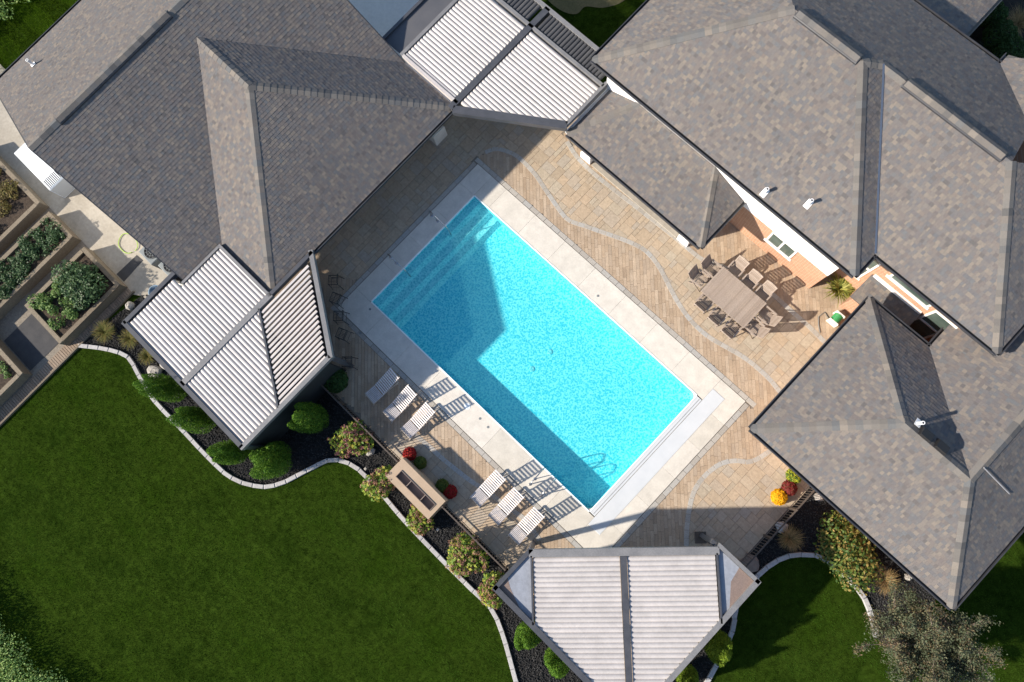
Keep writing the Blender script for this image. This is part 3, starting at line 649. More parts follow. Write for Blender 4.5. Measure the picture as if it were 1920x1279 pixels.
# ---- the house on the right: main block, lower wing by the patio, porch roof, lean-to roofs
ZR = 4.3; a0, a1, b0, b1 = 1.13, 12.9, 11.85, 20.85; h1 = (b1 - b0) / 2; yr1 = b0 + h1; z1 = ZR + h1 * PITCH
c0, c1 = 12.86, 17.8; h2 = (b1 - c0) / 2; yr2 = c0 + h2; z2 = ZR + h2 * PITCH
house_r = thing('house', 'grey hip roofed house right of the pool with brick lower walls, porch and low wing', 'house', (10, 15, 0))
obj('wall', MB().box(1.6, 12.47, 12.20, 20.4, 2.05, 4.24), 'white_wall', house_r)
obj('wall', MB().box(1.6, 12.465, 12.215, 20.4, 0, 2.05), 'brick_wall', house_r)
obj('wall', MB().box(12.3, 17.35, 13.25, 20.4, 0, 4.24), 'brick_wall', house_r)
F = [([(a0, b0, ZR), (a1, b0, ZR), (a1 - h1, yr1, z1), (a0 + h1, yr1, z1)], (0, 1)),
     ([(a0, b0, ZR), (a0 + h1, yr1, z1), (a0, b1, ZR)], (1, 0)),
     ([(a1, b0, ZR), (a1, c0, ZR), (a1 - h2, yr2, z2), (a1 - h1, yr1, z1)], (-1, 0)),
     ([(a1, c0, ZR), (c1, c0, ZR), (c1 - h2, yr2, z2), (a1 - h2, yr2, z2)], (0, 1)),
     ([(c1, c0, ZR), (c1, b1, ZR), (c1 - h2, yr2, z2)], (-1, 0)),
     ([(a0, b1, ZR), (a0 + h1, yr1, z1), (a1 - h1, yr1, z1), (a1 - h2, yr2, z2), (a1 - h2, b1, ZR)], (0, -1)),
     ([(a1 - h2, b1, ZR), (a1 - h2, yr2, z2), (c1 - h2, yr2, z2), (11.7 + 2.0, b1 - 2.0, ZR + 1.0), (11.7, b1, ZR)], (0, -1)),
     ([(11.7, b1, ZR), (13.7, b1 - 2.0, ZR + 1.0), (15.4, 18.9, ZR + 1.85), (15.4, 23.0, ZR + 1.85), (12.05, 21.3, ZR + .18), (11.7, 21.3, ZR)], (1, 0))]
d_ = MB()
for f, u in F: deck(d_, f)
roof = obj('roof', d_, 'roof_deck', house_r)
for f, u in F:
    s_ = MB(); shingle_face(s_, f, u); obj('shingles', s_, 'shingle', roof, kind='stuff')
A_, B_, C_, D_, E_ = (a0 + h1, yr1, z1), (a1 - h1, yr1, z1), (a1 - h2, yr2, z2), (c1 - h2, yr2, z2), None
caps(roof, (a0, b0, ZR), A_, .354); caps(roof, (a1, b0, ZR), B_, .354); caps(roof, (c1, c0, ZR), D_, .354); caps(roof, C_, B_, .35)
ridge_vent(house_r, roof, (a0 + h1 + .15, yr1, z1), (a1 - h1 - .12, yr1, z1), .5); caps(roof, C_, (9.75, yr2, z2), .5)
ridge_vent(house_r, roof, (9.8, yr2, z2), (13.55, yr2, z2), .5)
obj('valley_flashing', MB().bar((a1, c0, ZR + .035), (a1 - h2, yr2, z2 + .035), .07, .012), 'steel', house_r)
gutter(house_r, (a0, b0, ZR), (a1, b0, ZR), (0, -1)); gutter(house_r, (a0, b0, ZR), (a0, b1, ZR), (-1, 0)); gutter(house_r, (a1, b0, ZR), (a1, c0 - .02, ZR), (1, 0))
gutter(house_r, (a1 + .02, c0, ZR), (c1, c0, ZR), (0, -1)); gutter(house_r, (c1, c0, ZR), (c1, b1, ZR), (1, 0)); gutter(house_r, (a0, b1, ZR), (11.7, b1, ZR), (0, 1)); gutter(house_r, (11.7, b1, ZR), (11.7, 21.3, ZR), (-1, 0))
for p in ((1446, 345), (1526, 372)):
    c = at(p[0], p[1], 5.2); vent_pipe(house_r, (c.x, c.y, ZR + (c.y - b0) * PITCH), (0, 1))
# low wing at the corner of the patio
ZW = 3.0; w0, w1, v0_, v1_ = 13.95, 22.32, 5.95, 12.15; hW = (v1_ - v0_) / 2; yW = v0_ + hW; zW = ZW + hW * PITCH; xI = 16.47; xW = w1 - hW
obj('wall', MB().box(14.55, 21.75, 6.55, 11.6, 0, 2.9), 'brick_wall', house_r); obj('wall', MB().box(16.95, 21.75, 11.5, 20, 0, 2.9), 'brick_wall', house_r)
F = [([(w0, v0_, ZW), (w1, v0_, ZW), (xW, yW, zW), (w0 + hW, yW, zW)], (0, 1)),
     ([(w0, v0_, ZW), (w0 + hW, yW, zW), (w0, v1_, ZW)], (1, 0)),
     ([(w0, v1_, ZW), (w0 + hW, yW, zW), (xW, yW, zW), (xI, v1_, ZW)], (0, -1)),
     ([(xI, v1_, ZW), (xW, yW, zW), (xW, 16.5, zW), (xI, 16.5, ZW)], (1, 0)),
     ([(w1, v0_, ZW), (w1, 16.5, ZW), (xW, 16.5, zW), (xW, yW, zW)], (-1, 0))]
F[3] = ([(xI, v1_, ZW), (xI + hW * .985, yW + .05, zW - .03), (xW, yW, zW), (xW, 16.5, zW), (xI, 16.5, ZW)], (1, 0))
# the north-west face follows its own valley up to the cross ridge
F[2] = ([(w0, v1_, ZW), (w0 + hW, yW, zW), (xI + hW, yW, zW), (xI, v1_, ZW)], (0, -1))
F[3] = ([(xI, v1_, ZW), (xI + hW, yW, zW), (xI + hW, 16.5, zW), (xI, 16.5, ZW)], (1, 0))
xW = max(xW, xI + hW); d_ = MB()
F[0] = ([(w0, v0_, ZW), (w1, v0_, ZW), (xW, yW, zW), (w0 + hW, yW, zW)], (0, 1)); F[4] = ([(w1, v0_, ZW), (w1, 16.5, ZW), (xW, 16.5, zW), (xW, yW, zW)], (-1, 0))
for f, u in F: deck(d_, f)
roof2 = obj('wing_roof', d_, 'roof_deck', house_r)
for f, u in F:
    s_ = MB(); shingle_face(s_, f, u); obj('shingles', s_, 'shingle', roof2, kind='stuff')
caps(roof2, (w0, v0_, ZW), (w0 + hW, yW, zW), .354); caps(roof2, (w0, v1_, ZW), (w0 + hW, yW, zW), .354); caps(roof2, (w1, v0_, ZW), (xW, yW, zW), .354)
caps(roof2, (w0 + hW, yW, zW), (xW, yW, zW), .5); caps(roof2, (xW, yW, zW), (xW, 14.5, zW), .5)
gutter(house_r, (w0, v0_, ZW), (w1, v0_, ZW), (0, -1)); gutter(house_r, (w0, v0_, ZW), (w0, v1_, ZW), (-1, 0)); gutter(house_r, (w0, v1_, ZW), (xI, v1_, ZW), (0, 1)); gutter(house_r, (xI, v1_, ZW), (xI, 13.0, ZW), (-1, 0)); gutter(house_r, (w1, v0_, ZW), (w1, 16.5, ZW), (1, 0))
def on_east_face(px, py):
    z = 3.8
    for _ in range(30): c = at(px, py, z); z = ZW + (w1 - c.x) / (w1 - xW) * hW * PITCH
    return Vector((c.x, c.y, z + .05))
obj('flashing', MB().bar(on_east_face(1843, 877), on_east_face(1891, 926), .03, .02), 'kerb', house_r)
c = at(1718, 794, 4.3); vent_pipe(house_r, (c.x, c.y, ZW + (v1_ - c.y) * PITCH), (0, -1))
for p in ((1733, 815), (1762, 838)):
    c = at(p[0], p[1], 4.4); z = ZW + (v1_ - c.y) * PITCH; mb = MB()
    q = [(-.22, -.18, .09), (.22, -.18, .09), (.22, .17, -.08), (-.22, .17, -.08)]; hgt = (.16, .16, .22, .22)
    vs = [(c.x + x, c.y + y, z + dz) for x, y, dz in q] + [(c.x + x * .85, c.y + y * .8, z + dz + h) for (x, y, dz), h in zip(q, hgt)]
    obj('roof_vent', mb.add(vs, [(4, 5, 6, 7), (0, 1, 5, 4), (1, 2, 6, 5), (2, 3, 7, 6), (3, 0, 4, 7)]), 'black_metal', house_r)
# porch roof along the patio
ZP, zPt, q0, q1, r0, r1 = 2.45, 3.15, 1.78, 8.42, 9.83, 12.19
F = [([(q0, r0, ZP), (q1, r0, ZP), (6.86, r1, zPt), (3.2, r1, zPt)], (0, 1)), ([(q0, r0, ZP), (3.2, r1, zPt), (q0, r1, ZP)], (1, 0)), ([(q1, r0, ZP), (q1, r1, ZP), (6.86, r1, zPt)], (-1, 0))]
d_ = MB()
for f, u in F: deck(d_, f)
roof3 = obj('porch_roof', d_, 'roof_deck', house_r)
for f, u in F:
    s_ = MB(); shingle_face(s_, f, u); obj('shingles', s_, 'shingle', roof3, kind='stuff')
caps(roof3, (q0, r0, ZP), (3.2, r1, zPt), .32); caps(roof3, (q1, r0, ZP), (6.86, r1, zPt), .38)
gutter(house_r, (q0, r0, ZP), (q1, r0, ZP), (0, -1)); gutter(house_r, (q0, r0, ZP), (q0, r1, ZP), (-1, 0), 'white_trim'); gutter(house_r, (q1, r0, ZP), (q1, r1, ZP), (1, 0))
for x in (2.36, 7.6):
    obj('porch_column', MB().box(x - .26, x + .26, 10.28, 10.72, 0, .5, .02).box(x - .2, x + .2, 10.32, 10.66, .49, 2.36), 'white_trim', house_r)
obj('step_kerb', MB().box(2.7, 7.3, 10.30, 10.62, -.02, .06, .015), 'path_concrete', house_r)
# small lean-to roof tucked between the wing and the main wall, and the low roof at the back
f = [(13.56, 12.22, 1.93), (15.72, 12.22, 1.93), (15.72, 13.22, 2.26), (13.56, 13.22, 2.26)]
d_ = MB(); deck(d_, f); roof4 = obj('lean_to_roof', d_, 'roof_deck', house_r); s_ = MB(); shingle_face(s_, f, (0, 1)); obj('shingles', s_, 'shingle', roof4, kind='stuff')
obj('lean_to_flashing', MB().box(13.62, 15.66, 13.17, 13.245, 2.24, 2.40), 'white_trim', house_r)
obj('wall', MB().box(13.75, 15.6, 12.45, 13.24, 0, 1.9), 'brick_wall', house_r)
f = [(2.0, 20.3, 3.9), (10.2, 20.3, 3.9), (10.2, 26.5, 2.2), (2.0, 26.5, 2.2)]
d_ = MB(); deck(d_, f); roof5 = obj('back_roof', d_, 'roof_deck', house_r); s_ = MB(); shingle_face(s_, f, (0, -1)); obj('shingles', s_, 'shingle', roof5, kind='stuff')
gutter(house_r, (10.2, 20.3, 3.9), (10.2, 26.5, 2.2), (1, 0)); obj('wall', MB().box(2.4, 9.8, 20.2, 26.0, 0, 2.2), 'brick_wall', house_r)
# windows of the right house
def window(x0, x1, z0, z1, Y, panes=2, vert=False):
    mb = MB(); t = .07
    mb.box(x0 - t, x1 + t, Y - .05, Y + .02, z0 - t, z0); mb.box(x0 - t, x1 + t, Y - .05, Y + .02, z1, z1 + t); mb.box(x0 - t, x0, Y - .048, Y + .018, z0, z1); mb.box(x1, x1 + t, Y - .048, Y + .018, z0, z1)
    w_ = ((z1 - z0) if vert else (x1 - x0)) / panes
    for i in range(1, panes):
        if vert: mb.box(x0, x1, Y - .047, Y + .017, z0 + i * w_ - .05, z0 + i * w_ + .05)
        else: mb.box(x0 + i * w_ - .04, x0 + i * w_ + .04, Y - .047, Y + .017, z0, z1)
    f_ = obj('window', mb, 'window_frame', house_r)
    for i in range(panes):
        if vert: obj('pane', MB().box(x0, x1, Y - .018, Y + .012, z0 + i * w_, z0 + (i + 1) * w_), 'glass', f_)
        else: obj('pane', MB().box(x0 + i * w_, x0 + (i + 1) * w_, Y - .018, Y + .012, z0, z1), 'glass', f_)
    obj('sill', MB().box(x0 - .14, x1 + .14, Y - .07, Y + .01, z0 - t - .05, z0 - t - .002), 'white_trim', f_)
a, b = onY(1439, 447, 12.215), onY(1478, 483, 12.215); window(a.x + .05, b.x, min(a.z, b.z) + .08, 1.98, 12.215)
window(12.75, 13.36, 1.35, 3.35, 13.25, 2, True); window(13.98, 15.5, 2.98, 3.5, 13.25, 1); window(15.85, 16.62, .82, 3.1, 13.25, 2, True)

# ------------------------------------------------------------------ louvred pergolas
ZG = 2.72
def louver_mesh(L, open_=0.0, w=.165):
    """one aluminium blade, length L along local x, slightly vaulted; open_: tilt"""
    mb = MB(); n = 8; hw = w * .5 + .004; prof = [(-hw + 2 * hw * i / n, .046 * math.sin(math.pi * i / n) ** .8) for i in range(n + 1)]
    ca, sa = math.cos(open_), math.sin(open_); vs = []
    for x in (-L / 2, L / 2):
        for y, z in prof: vs.append((x, y * ca - z * sa, y * sa + z * ca))
        for y, z in reversed(prof): vs.append((x, y * ca - (z - .012) * sa, y * sa + (z - .012) * ca))
    k = 2 * (n + 1); fs = [(i, (i + 1) % k, k + (i + 1) % k, k + i) for i in range(k)] + [tuple(range(k - 1, -1, -1)), tuple(range(k, 2 * k))]
    return mb.add(vs, [f[::-1] for f in fs])
def louver(parent, p, q, m='louver', open_=.06, z=ZG):
    L = math.hypot(q[0] - p[0], q[1] - p[1])
    if L < .08: return
    o = obj('louver', louver_mesh(L, open_), m, parent); a = math.atan2(q[1] - p[1], q[0] - p[0])
    o.matrix_basis = Matrix.Translation(((p[0] + q[0]) / 2, (p[1] + q[1]) / 2, z)) @ Matrix.Rotation(a, 4, 'Z')
def beam(parent, p, q, w, h=.24, m='beam_dark', z=ZG + .03, name='beam'):
    return obj(name, MB().bar((p[0], p[1], z - h / 2 + .05), (q[0], q[1], z - h / 2 + .05), w, h), m, parent)
def post(parent, x, y, s=.16): obj('post', MB().box(x - s / 2, x + s / 2, y - s / 2, y + s / 2, -.01, ZG - .1), 'beam_dark', parent)
LP = .165
# covered walkway between the two houses
pg = thing('pergola', 'white louvred walkway roof bridging the gap between the two houses', 'pergola', (-1.5, 10, 0), 0, 'louvred pergola roofs')
y = 7.98
while y < 11.85:
    louver(pg, (-5.06, y), (-2.34, y)); y += LP
y = 8.0
while y < 11.9:
    xr = 1.52 if y > 9.85 else -2.0 + (y - 7.72) / .655
    if xr > -1.8: louver(pg, (-2.02, y), (min(xr, 1.52), y))
    y += LP
x = -6.0
while x < 1.3:
    if not (-2.4 < x < -1.95): louver(pg, (x, 12.12), (x, 12.88), 'louver_dark', .5, ZG - .02)
    x += LP
beam(pg, (-2.18, 7.5), (-2.18, 13.0), .24); beam(pg, (-5.17, 7.8), (-5.17, 12.0), .14, m='beam_grey'); beam(pg, (-7.2, 12.02), (1.6, 12.02), .12, m='beam_grey'); beam(pg, (-7.2, 12.98), (1.25, 12.98), .16, m='beam_grey')
beam(pg, (-2.05, 7.54), (1.66, 9.95), .30); beam(pg, (1.6, 9.98), (1.6, 12.2), .12, m='beam_grey'); beam(pg, (-5.1, 7.84), (-2.1, 7.84), .12, m='louver'); beam(pg, (-6.2, 7.82), (-6.2, 12.96), .12)
obj('flat_panel', MB().box(-6.14, -5.25, 7.84, 11.95, ZG - .08, ZG - .02), 'flat_panel_dark', pg)
for p in ((-2.2, 12.9), (-6.15, 12.9)): post(pg, *p)
# pavilion at the left corner of the patio
pg = thing('pergola', 'square louvred pavilion roof attached to the left house above the evergreens', 'pergola', (-2, -4.6, 0), 0, 'louvred pergola roofs')
y = -6.72
while y < -2.42:
    louver(pg, (-5.28 if y < -4.42 else -4.82, y), (-2.17, y)); y += LP
y = -6.74
while y < -3.0:
    xr = 1.20 if y < -5.08 else -1.93 + (-3.02 - y) / .6338 - .02
    louver(pg, (-1.93, y), (min(xr, 1.20), y)); y += LP
x = -1.80
while x < 1.2:
    ylo = -3.02 - (x + 1.93) * .6338 + .08; yhi = -.22 - (x + 2.12) * .66 - .14
    louver(pg, (x, ylo), (x, yhi), 'louver', -.70); x += LP
beam(pg, (-2.05, -6.95), (-2.05, -2.3), .22, m='beam_grey'); beam(pg, (-5.44, -6.95), (-5.44, -4.3), .16); beam(pg, (-5.5, -6.94), (1.3, -6.94), .17); beam(pg, (1.30, -7.02), (1.30, -2.4), .17, m='beam_grey')
beam(pg, (-1.98, -3.0), (1.24, -5.04), .07); beam(pg, (1.36, -2.42), (-2.16, -.1), .17, m='beam_grey'); beam(pg, (-2.06, -2.35), (-2.06, -.1), .14); beam(pg, (-4.95, -2.38), (-2.0, -2.38), .12, m='beam_grey', h=.3); beam(pg, (-4.9, -4.36), (-4.9, -2.4), .1, m='beam_grey')
obj('flat_panel', MB().box(-5.36, 1.21, -6.86, -6.81, ZG - .08, ZG + .01), 'louver', pg)
obj('wall_panel', MB().box(-5.4, 1.24, -6.9, -6.8, 0, ZG - .15), 'dark_screen', pg); obj('wall_panel', MB().box(1.16, 1.26, -6.8, -2.7, 0, ZG - .15), 'dark_screen', pg)
for p in ((-5.4, -6.9), (1.25, -6.95), (1.28, -2.42), (-5.4, -4.4)): post(pg, *p)
# pavilion at the bottom corner, its front set on the diagonal
pg = thing('pergola', 'louvred corner pavilion with diagonal front at the deep end of the pool', 'pergola', (14.5, -1, 0), 0, 'louvred pergola roofs')
def ab(a, b): return ((a + b) * D, (a - b) * D)               # a along the front, b away from the pool
X0, X1, Y0, Y1 = 11.24, 17.52, -4.08, 2.36
aL, aR, bF = 6.38, 12.72, 9.58; aM = (aL + aR) / 2 
b = bF + .335
while b < 15.6:
    lo = max(aL + .1, b + Y0 / D + .17); hi = min(aR - .1, X1 / D - b - .17)
    if hi > lo:
        if aM - .13 > lo: louver(pg, ab(lo, b), ab(min(aM - .13, hi), b), 'louver', -.06)
        if hi > aM + .13: louver(pg, ab(max(aM + .13, lo), b), ab(hi, b), 'louver', -.06)
    b += LP
beam(pg, ab(aL - .05, bF + .12), ab(aR + .05, bF + .12), .26, m='beam_grey'); beam(pg, ab(aM, bF + .26), ab(aM, 14.6), .22)
beam(pg, ab(aL + .03, bF + .2), ab(aL + .03, 12.05), .06); beam(pg, ab(aR - .03, bF + .2), ab(aR - .03, 12.05), .06)
beam(pg, (X0 + .06, -2.2), (X0 + .06, Y0), .14); beam(pg, (X0, Y0 + .06), (X1, Y0 + .06), .20); beam(pg, (X1 - .06, Y1), (X1 - .06, Y0), .18, m='beam_grey'); beam(pg, (15.75, Y1 - .06), (X1, Y1 - .06), .14, m='beam_grey')
for tri, st in (([(X0 + .14, Y0 + .14), (X0 + .14, -2.35), (13.0, Y0 + .14)], [(X0 + .14, Y0 + .14), (X0 + .14, -3.5), (X0 + .45, -3.68), (12.4, Y0 + .14)]), ([(X1 - .14, Y1 - .14), (15.82, Y1 - .14), (X1 - .14, .62)], [(X1 - .14, Y1 - .14), (16.75, Y1 - .14), (16.85, 1.68), (X1 - .14, 1.0)])):
    obj('corner_panel', MB().prism(tri, ZG - .08, ZG - .03), 'flat_panel', pg); obj('water_stain', MB().prism(st, ZG - .03, ZG - .027), 'stain', pg)
for p in ((X0 + .1, -2.35), (15.62, Y1 - .12), (X1 - .1, Y1 - .15), (X0 + .12, Y0 + .12), (X1 - .1, Y0 + .1)): post(pg, *p)
# ------------------------------------------------------------------ furniture
def make_lounger(label):
    t = thing('sun_lounger', label, 'sun lounger', (0, 0, 0), 0, 'slatted sun loungers beside the pool', world=False)
    # local y: foot (-) to head (+); hinge at y=0
    fr = MB()
    for s in (-1, 1): fr.bar((s * .255, -.52, .30), (s * .255, .80, .30), .035, .06)
    fr.bar((-.25, -.50, .30), (.25, -.50, .30), .04, .06); fr.bar((-.25, .78, .30), (.25, .78, .30), .04, .06)
    obj('frame', fr, 'lounger_frame', t)
    for s in (-1, 1):
        obj('leg', MB().bar((s * .25, -.62, .01), (s * .25, -.30, .29), .035, .05), 'lounger_frame', t)
        obj('leg', MB().bar((s * .25, .70, .01), (s * .25, .55, .29), .035, .05), 'lounger_frame', t)
        obj('back_strut', MB().bar((s * .22, .45, .30), (s * .22, .62, .62), .025, .03), 'lounger_frame', t)
    seat = obj('seat', MB().box(-.275, -.235, -.5, 0, .318, .334).box(.235, .275, -.5, 0, .318, .334).box(-.26, .26, -.27, -.23, .316, .332), 'lounger_frame', t)
    for i in range(9):
        me = MB().box(-.275, .275, -.475 + i * .052, -.475 + i * .052 + .028, .336, .352, .004); obj('slat', me, 'lounger_slat', seat)
    obj('end_rail', MB().box(-.285, .285, -.525, -.485, .30, .358, .006), 'lounger_frame', seat)
    back = obj('backrest', MB().bar((-.25, 0, .34), (-.25, 1.0, .84), .04, .03).bar((.25, 0, .34), (.25, 1.0, .84), .04, .03), 'lounger_frame', t)
    for i in range(11):
        a = .03 + i * .088; b_ = a + .047; z = lambda q: .365 + q * .5
        me = MB().bar((0, a, z(a)), (0, b_, z(b_)), .55, .018); obj('slat', me, 'lounger_slat', back)
    return t
LG = ['sun lounger nearest the left pavilion, wholly in shade', 'middle lounger of the shaded three beside the left pavilion', 'lounger of the upper three with its raised back catching the sun, beside the red flowers',
      'sunny lounger nearest the stone counter, first of the lower three', 'middle lounger of the lower three beside the pool ladder', 'lounger closest to the corner pavilion with the diagonal front']
spots = [(2.90, -2.30, -.10), (3.91, -2.30, -.06), (4.90, -2.28, -.06), (8.68, -2.25, -.02), (9.65, -2.25, 0), (10.70, -2.24, .01)]
l0 = make_lounger(LG[0])
for i, (x, y, a) in enumerate(spots):
    if i == 0: l0.matrix_basis = Matrix.Translation((x, y, 0)) @ Matrix.Rotation(a, 4, 'Z')
    else: copy_tree(l0, LG[i], (x, y, 0), a)
def make_chair(label):
    """folding slatted armchair; local +y is the back"""
    t = thing('garden_chair', label, 'chair', (0, 0, 0), 0, 'slatted chairs around the dining table', world=False)
    seat = obj('seat', MB().bar((-.22, -.22, .42), (-.22, .22, .41), .03, .035).bar((.22, -.22, .42), (.22, .22, .41), .03, .035), 'teak', t)
    for i in range(8): obj('slat', MB().box(-.225, .225, -.23 + i * .058, -.23 + i * .058 + .044, .432, .446, .003), 'teak', seat)
    back = obj('backrest', MB().bar((-.23, .19, .40), (-.23, .47, .95), .035, .03).bar((.23, .19, .40), (.23, .47, .95), .035, .03).bar((-.23, .23, .47), (.23, .23, .47), .03, .03), 'teak', t)
    for i in range(8):
        z = .52 + i * .056; y = .19 + (z - .40) * .509
        obj('slat', MB().bar((-.215, y, z), (.215, y, z), .016, .046, up=(0, .454, .891)), 'teak', back)
    tr = MB(); pts = [(-.25, .465, .94), (-.13, .475, .965), (0, .48, .975), (.13, .475, .965), (.25, .465, .94)]
    for p, q in zip(pts[:-1], pts[1:]): tr.bar(p, q, .03, .07, up=(0, .454, .891))
    obj('top_rail', tr, 'teak', back)
    for s in (-1, 1):
        obj('armrest', MB().box(s * .265 - .03, s * .265 + .03, -.26, .28, .635, .660, .004), 'teak', t)
        obj('leg', MB().bar((s * .255, -.28, .01), (s * .255, .26, .64), .028, .035), 'teak', t); obj('leg', MB().bar((s * .235, .30, .01), (s * .235, -.20, .64), .028, .035), 'teak', t)
    obj('stretcher', MB().bar((-.24, .02, .30), (.24, .02, .30), .025, .03), 'teak', t)
    return t
CH = [((9.88, 10.62), 0, 'slatted chair on the house side of the table, nearest the porch'), ((10.60, 10.56), 0, 'middle slatted chair on the house side of the table'), ((11.28, 10.58), 0, 'slatted chair on the house side of the table, nearest the spiky plant'),
      ((9.24, 10.12), 1.5708, 'chair at the porch end of the table, the one nearer the brick wall'), ((9.14, 9.50), 1.62, 'chair at the porch end of the table, the one nearer the pool'),
      ((9.88, 8.98), 3.1416, 'chair on the pool side of the table, nearest the porch end'), ((10.60, 8.92), 3.1416, 'middle chair on the pool side of the table'), ((11.30, 8.88), 3.1416, 'chair on the pool side of the table, nearest the low wing'),
      ((11.92, 10.10), -1.5708, 'chair at the low wing end of the table, nearer the hose reel'), ((11.88, 9.46), -1.60, 'chair at the low wing end of the table, nearer the pool')]
ch0 = make_chair(CH[0][2])
for i, ((x, y), a, lb) in enumerate(CH):
    if i == 0: ch0.matrix_basis = Matrix.Translation((x, y, 0)) @ Matrix.Rotation(a, 4, 'Z')
    else: copy_tree(ch0, lb, (x, y, 0), a)
t = thing('dining_table', 'long slatted wooden outdoor dining table with ten chairs around it', 'table', (10.55, 9.76, 0))
top = obj('tabletop', MB().box(9.47, 11.63, 9.14, 9.19, .69, .725).box(9.47, 11.63, 10.33, 10.38, .69, .725).box(9.47, 9.52, 9.19, 10.33, .69, .725).box(11.58, 11.63, 9.19, 10.33, .69, .725), 'teak', t)
for i in range(26): obj('slat', MB().box(9.465 + i * .0833, 9.465 + i * .0833 + .076, 9.10, 10.42, .727, .748, .004), 'teak', top)
for x in (9.6, 11.5):
    for y in (9.25, 10.27): obj('leg', MB().box(x - .04, x + .04, y - .04, y + .04, 0, .69), 'teak', t)
# stone counter with a recess
t = thing('stone_counter', 'tall beige stone counter with three compartments sunk in its top', 'counter', (6.72, -3.9, 0))
x0, x1, y0, y1, H = 5.56, 7.88, -4.36, -3.42, 1.0; rx0, rx1, ry0, ry1 = 5.86, 7.70, -4.10, -3.77
m = MB(); Z = (H - .34, H)
for a, b_, c, d in ((x0, x1, y0, ry0), (x0, x1, ry1, y1), (x0, rx0, ry0, ry1), (rx1, x1, ry0, ry1)): m.box(a, b_, c, d, 0, H - (.0 if c in (y0, ry1) else .0))
m.box(rx0, rx1, ry0, ry1, 0, H - .19)
obj('body', m, 'box_stone', t)
obj('liner', MB().box(rx0 + .001, rx1 - .001, ry0 + .001, ry0 + .02, H - .20, H + .035).box(rx0 + .001, rx1 - .001, ry1 - .02, ry1 - .001, H - .20, H + .035).box(rx0 + .002, rx0 + .02, ry0 + .02, ry1 - .02, H - .20, H + .034).box(rx1 - .02, rx1 - .002, ry0 + .02, ry1 - .02, H - .20, H + .034).box(rx0 + .02, rx1 - .02, ry0 + .02, ry1 - .02, H - .20, H - .185), 'box_inner', t)
for x in (6.42, 7.17): obj('divider', MB().box(x - .014, x + .014, ry0 + .02, ry1 - .02, H - .19, H + .02), 'box_inner', t)
# railings
def railing(label, p, q, n_posts, m, h=1.0, step=.115, wide=.05):
    t = thing('railing', label, 'railing', (p[0], p[1], 0)); P, Q = Vector((*p, 0)), Vector((*q, 0)); d = Q - P; L = d.length; up = Vector((0, 0, 1))
    obj('top_rail', MB().bar(P + up * h, Q + up * h, wide, .04), m, t); obj('bottom_rail', MB().bar(P + up * .12, Q + up * .12, .03, .03), m, t)
    for i in range(n_posts):
        c = P + d * (i / (n_posts - 1)); obj('post', MB().box(c.x - .03, c.x + .03, c.y - .03, c.y + .03, 0, h + .05), m, t)
    me = MB().box(-.009, .009, -.009, .009, .12, h - .02).mesh('baluster', m); k = int(L / step)
    for i in range(1, k):
        c = P + d * (i / k); o = bpy.data.objects.new('baluster', me); put(o, t); o.location = (c.x, c.y, 0)
railing('dark metal railing between the loungers and the planting bed, upper length', (.6, -3.66), (5.5, -3.66), 4, 'bronze_metal'); railing('dark metal railing between the loungers and the planting bed, lower length', (7.95, -3.66), (11.2, -3.66), 3, 'bronze_metal')
railing('brown metal railing closing the patio beside the yellow flowers', (17.34, 2.5), (17.34, 6.6), 4, 'bronze_metal')
# bar stools half under the left pavilion
def stool(x, y, a, lb):
    t = thing('bar_stool', lb, 'stool', (x, y, 0), a, 'dark wire bar stools under the left pavilion edge', world=False)
    m = MB(); 
    for i in range(7): m.tube([(-.18 + i * .06, -.18, .70), (-.18 + i * .06, .18, .70)], .008, 5)
    m.tube([(-.2, -.2, .70), (.2, -.2, .70), (.2, .2, .70), (-.2, .2, .70), (-.2, -.2, .70)], .012, 5); obj('seat', m, 'stool_metal', t)
    m = MB()
    for i in range(6): m.tube([(-.17 + i * .068, .2, .70), (-.17 + i * .068, .26, 1.0)], .008, 5)
    m.tube([(-.2, .2, .7), (-.18, .26, 1.02), (.18, .26, 1.02), (.2, .2, .7)], .012, 5); obj('backrest', m, 'stool_metal', t)
    for sx in (-1, 1):
        for sy in (-1, 1): obj('leg', MB().tube([(sx * .18, sy * .18, .70), (sx * .23, sy * .23, 0)], .012, 5), 'stool_metal', t)
    obj('footrest', MB().tube([(-.2, -.2, .3), (.2, -.2, .3), (.2, .2, .3), (-.2, .2, .3), (-.2, -.2, .3)], .01, 5), 'stool_metal', t)
ST = ['bar stool nearest the left house eave', 'second bar stool from the left house eave', 'middle bar stool under the pavilion edge', 'second bar stool from the pavilion corner post', 'bar stool at the pavilion corner nearest the dark shrub']
for i, (x, y) in enumerate(((-1.55, -.42), (-.95, -.88), (-.33, -1.30), (.28, -1.72), (1.25, -2.35))): stool(x, y, -.98 - math.pi / 2 + 1.5708 * 1.0 + .0 + (-.2 if i % 2 else .15), ST[i])
t = thing('bar_counter', 'long dark bar counter in the shade under the left pavilion edge', 'counter', (-.9, -1.4, 0))
obj('countertop', MB().prism([(-1.95, -.85), (.75, -2.63), (.56, -2.92), (-2.14, -1.14)], 1.0, 1.05), 'black_metal', t); obj('body', MB().prism([(-1.95, -.98), (.62, -2.68), (.5, -2.86), (-2.07, -1.16)], 0, 1.0), 'flat_panel_dark', t)

